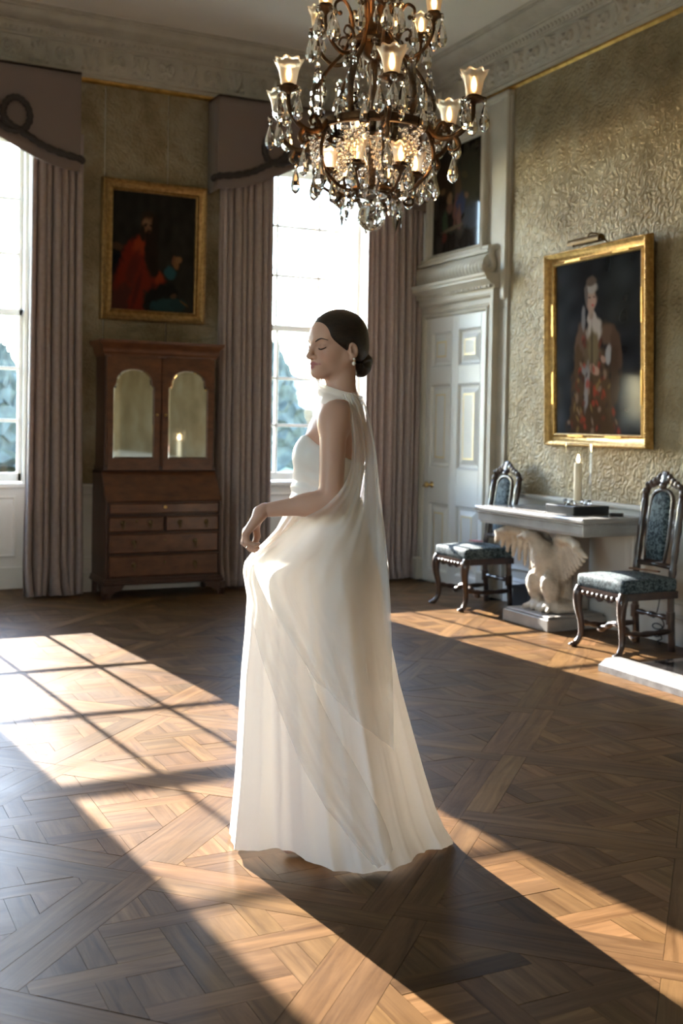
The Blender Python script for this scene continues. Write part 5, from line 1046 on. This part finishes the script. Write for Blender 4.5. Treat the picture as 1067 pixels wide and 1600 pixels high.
m = MB(); m.lathe([(.012, Z(4.47)), (.03, Z(4.49)), (.07, Z(4.51)), (.09, Z(4.54)), (.09, Z(4.552))], 24); m.build('ceiling_rose', br, CH, smooth=True)
m = MB(); m.lathe([(.0, Z(2.495)), (.05, Z(2.475)), (.085, Z(2.47)), (.07, Z(2.455)), (.03, Z(2.44)), (.0, Z(2.435))], 24, flute=.04, nf=12, cap=False); m.build('glass_dish', cr, CH, smooth=True)
m = MB(); m.ball((0, 0, Z(2.362)), .066, 28, 18); m.build('glass_ball', cr, CH, smooth=True, label='clear glass ball hanging lowest')
m = MB(); m.lathe([(.006, Z(2.425)), (.016, Z(2.432)), (.010, Z(2.44))], 12); m.build('ball_cap', br, CH, smooth=True)
# spires, bead clusters and the outer rows of drops
m = MB(); m.lathe([(.036, 0), (.042, .012), (.026, .022), (.034, .04), (.040, .055), (.028, .07), (.035, .095), (.029, .125), (.033, .14), (.024, .18), (.017, .225), (.020, .232), (.009, .248), (.015, .262), (.009, .276), (.001, .284)], 8); SP = keep(m, 'spire', cr)
r = np.random.default_rng(4); m = MB()
for k in range(46):
    t = k / 45; rr = .044 * (1 - .75 * t) * (.5 + .5 * r.random()) + .006; a = k * 2.4; m.ball((rr * math.cos(a), rr * math.sin(a), -.015 - .15 * t), r.uniform(.008, .0115), 7, 5)
CL = keep(m, 'bead_cluster', cr, smooth=True)
for k in range(6):
    a = math.radians(PH + 30 + 60 * k); x, y = math.sin(a), -math.cos(a)
    link('crystal_spire', SP, None, CH, (.266 * x, .266 * y, Z(2.786))); link('bead_cluster', CL, None, CH, (.262 * x, .262 * y, Z(2.742)), kind='stuff'); hang_drop(CH, .262 * x, .262 * y, Z(2.59), DROP, True, a)
    a2 = math.radians(PH + 60 * k); link('bead_cluster', CL, None, CH, (.17 * math.sin(a2), -.17 * math.cos(a2), Z(2.72)), kind='stuff')
    for d in (-17, 17):
        a3 = math.radians(PH + 60 * k + d); hang_drop(CH, .283 * math.sin(a3), -.283 * math.cos(a3), Z(2.85) if d < 0 else Z(2.84), DROP if d < 0 else SMALL, True, a3)
for k in range(6): a = k * PI / 3 + .2; hang_drop(CH, .125 * math.sin(a), -.125 * math.cos(a), Z(2.475), SMALL, True, a)
for k in range(8): a = k * PI / 4; hang_drop(CH, .13 * math.sin(a), -.13 * math.cos(a), Z(3.15), DROP if k % 2 else SMALL, True, a)
for k in range(6): link('crystal_bead', BEAD, None, CH, (.115 * math.sin(k * 1.05), -.115 * math.cos(k * 1.05), Z(2.46)))
# ------------------------------------------------------------------ the garden beyond the windows
lawn = mat('lawn', (.10, .13, .06), .9, col2=(.16, .18, .09), vs=.8); yew = mat('yew_leaf', (.022, .030, .026), .9, col2=(.045, .058, .05), vs=3); bark = mat('bark', (.10, .08, .06), .9); lime = mat('lime_stone', (.35, .33, .30), .8); roofm = mat('slate_roof', (.12, .13, .15), .7)
m = MB(); m.box(-60, 80, 9.7, 120, -1.0, -.9); m.box(-60, -4.4, -60, 9.7, -1.0, -.9); m.build('lawn_ground', lawn, None, kind='structure')
def bush(x, y, h, r, seed, label, cone=True):
    t = empty('yew_tree' if cone else 'garden_tree', (x, y, -.9), label=label, cat='tree', group='trees out on the lawn'); g = np.random.default_rng(seed)
    m = MB(); m.tube([(0, 0, -.02), (.05, 0, h * .25), (0, 0, h * .5)], [.22, .18, .1], 8); m.build('trunk', bark, t, smooth=True)
    n, k = 30, 22; P = []
    for j in range(k):
        s = j / (k - 1); z = h * (.10 + .9 * s); rr = r * ((1 - s) ** .8 + .02 if cone else math.sin(PI * min(1, .06 + .94 * s)) ** .6)
        P.append([(rr * (1 + .22 * g.uniform(-1, 1)) * math.cos(a), rr * (1 + .22 * g.uniform(-1, 1)) * math.sin(a), z + .25 * g.uniform(-1, 1)) for a in np.linspace(0, 2 * PI, n, endpoint=False)])
    m = MB(); m.grid(P, closed=True); m.f.append(tuple(range(len(P) * n - n, len(P) * n))); m.build('foliage', yew, t)
bush(17.0, 41, 5.6, 1.7, 1, 'clipped dark tree seen through the panes left of her face'); bush(19.6, 47, 4.6, 1.5, 2, 'clipped dark tree seen through the panes beside her shoulder')
bush(6.3, 40, 4.9, 1.6, 3, 'clipped dark tree seen through the cut-off window'); bush(4.1, 44, 5.4, 1.9, 4, 'clipped dark tree at the picture edge of the cut-off window')
hs = empty('garden_house', (21.5, 56, -.9), .1, label='pale stone pavilion far behind the trees', cat='building')
m = MB(); m.box(-5, 5, 0, 6, 0, 4.2); m.build('wall', lime, hs); m = MB(); m.prism([(-5.4, 4.2), (5.4, 4.2), (0, 6.0)], 'y', -.3, 6.3); m.build('roof', roofm, hs)
for k in range(5): f_ = box('window', MT['black'], hs, -4.3 + k * 1.9, -3.3 + k * 1.9, -.03, .02, 1.2, 3.2); box('pane', MT['pane'], f_, -4.2 + k * 1.9, -3.4 + k * 1.9, -.05, -.03, 1.3, 3.1)
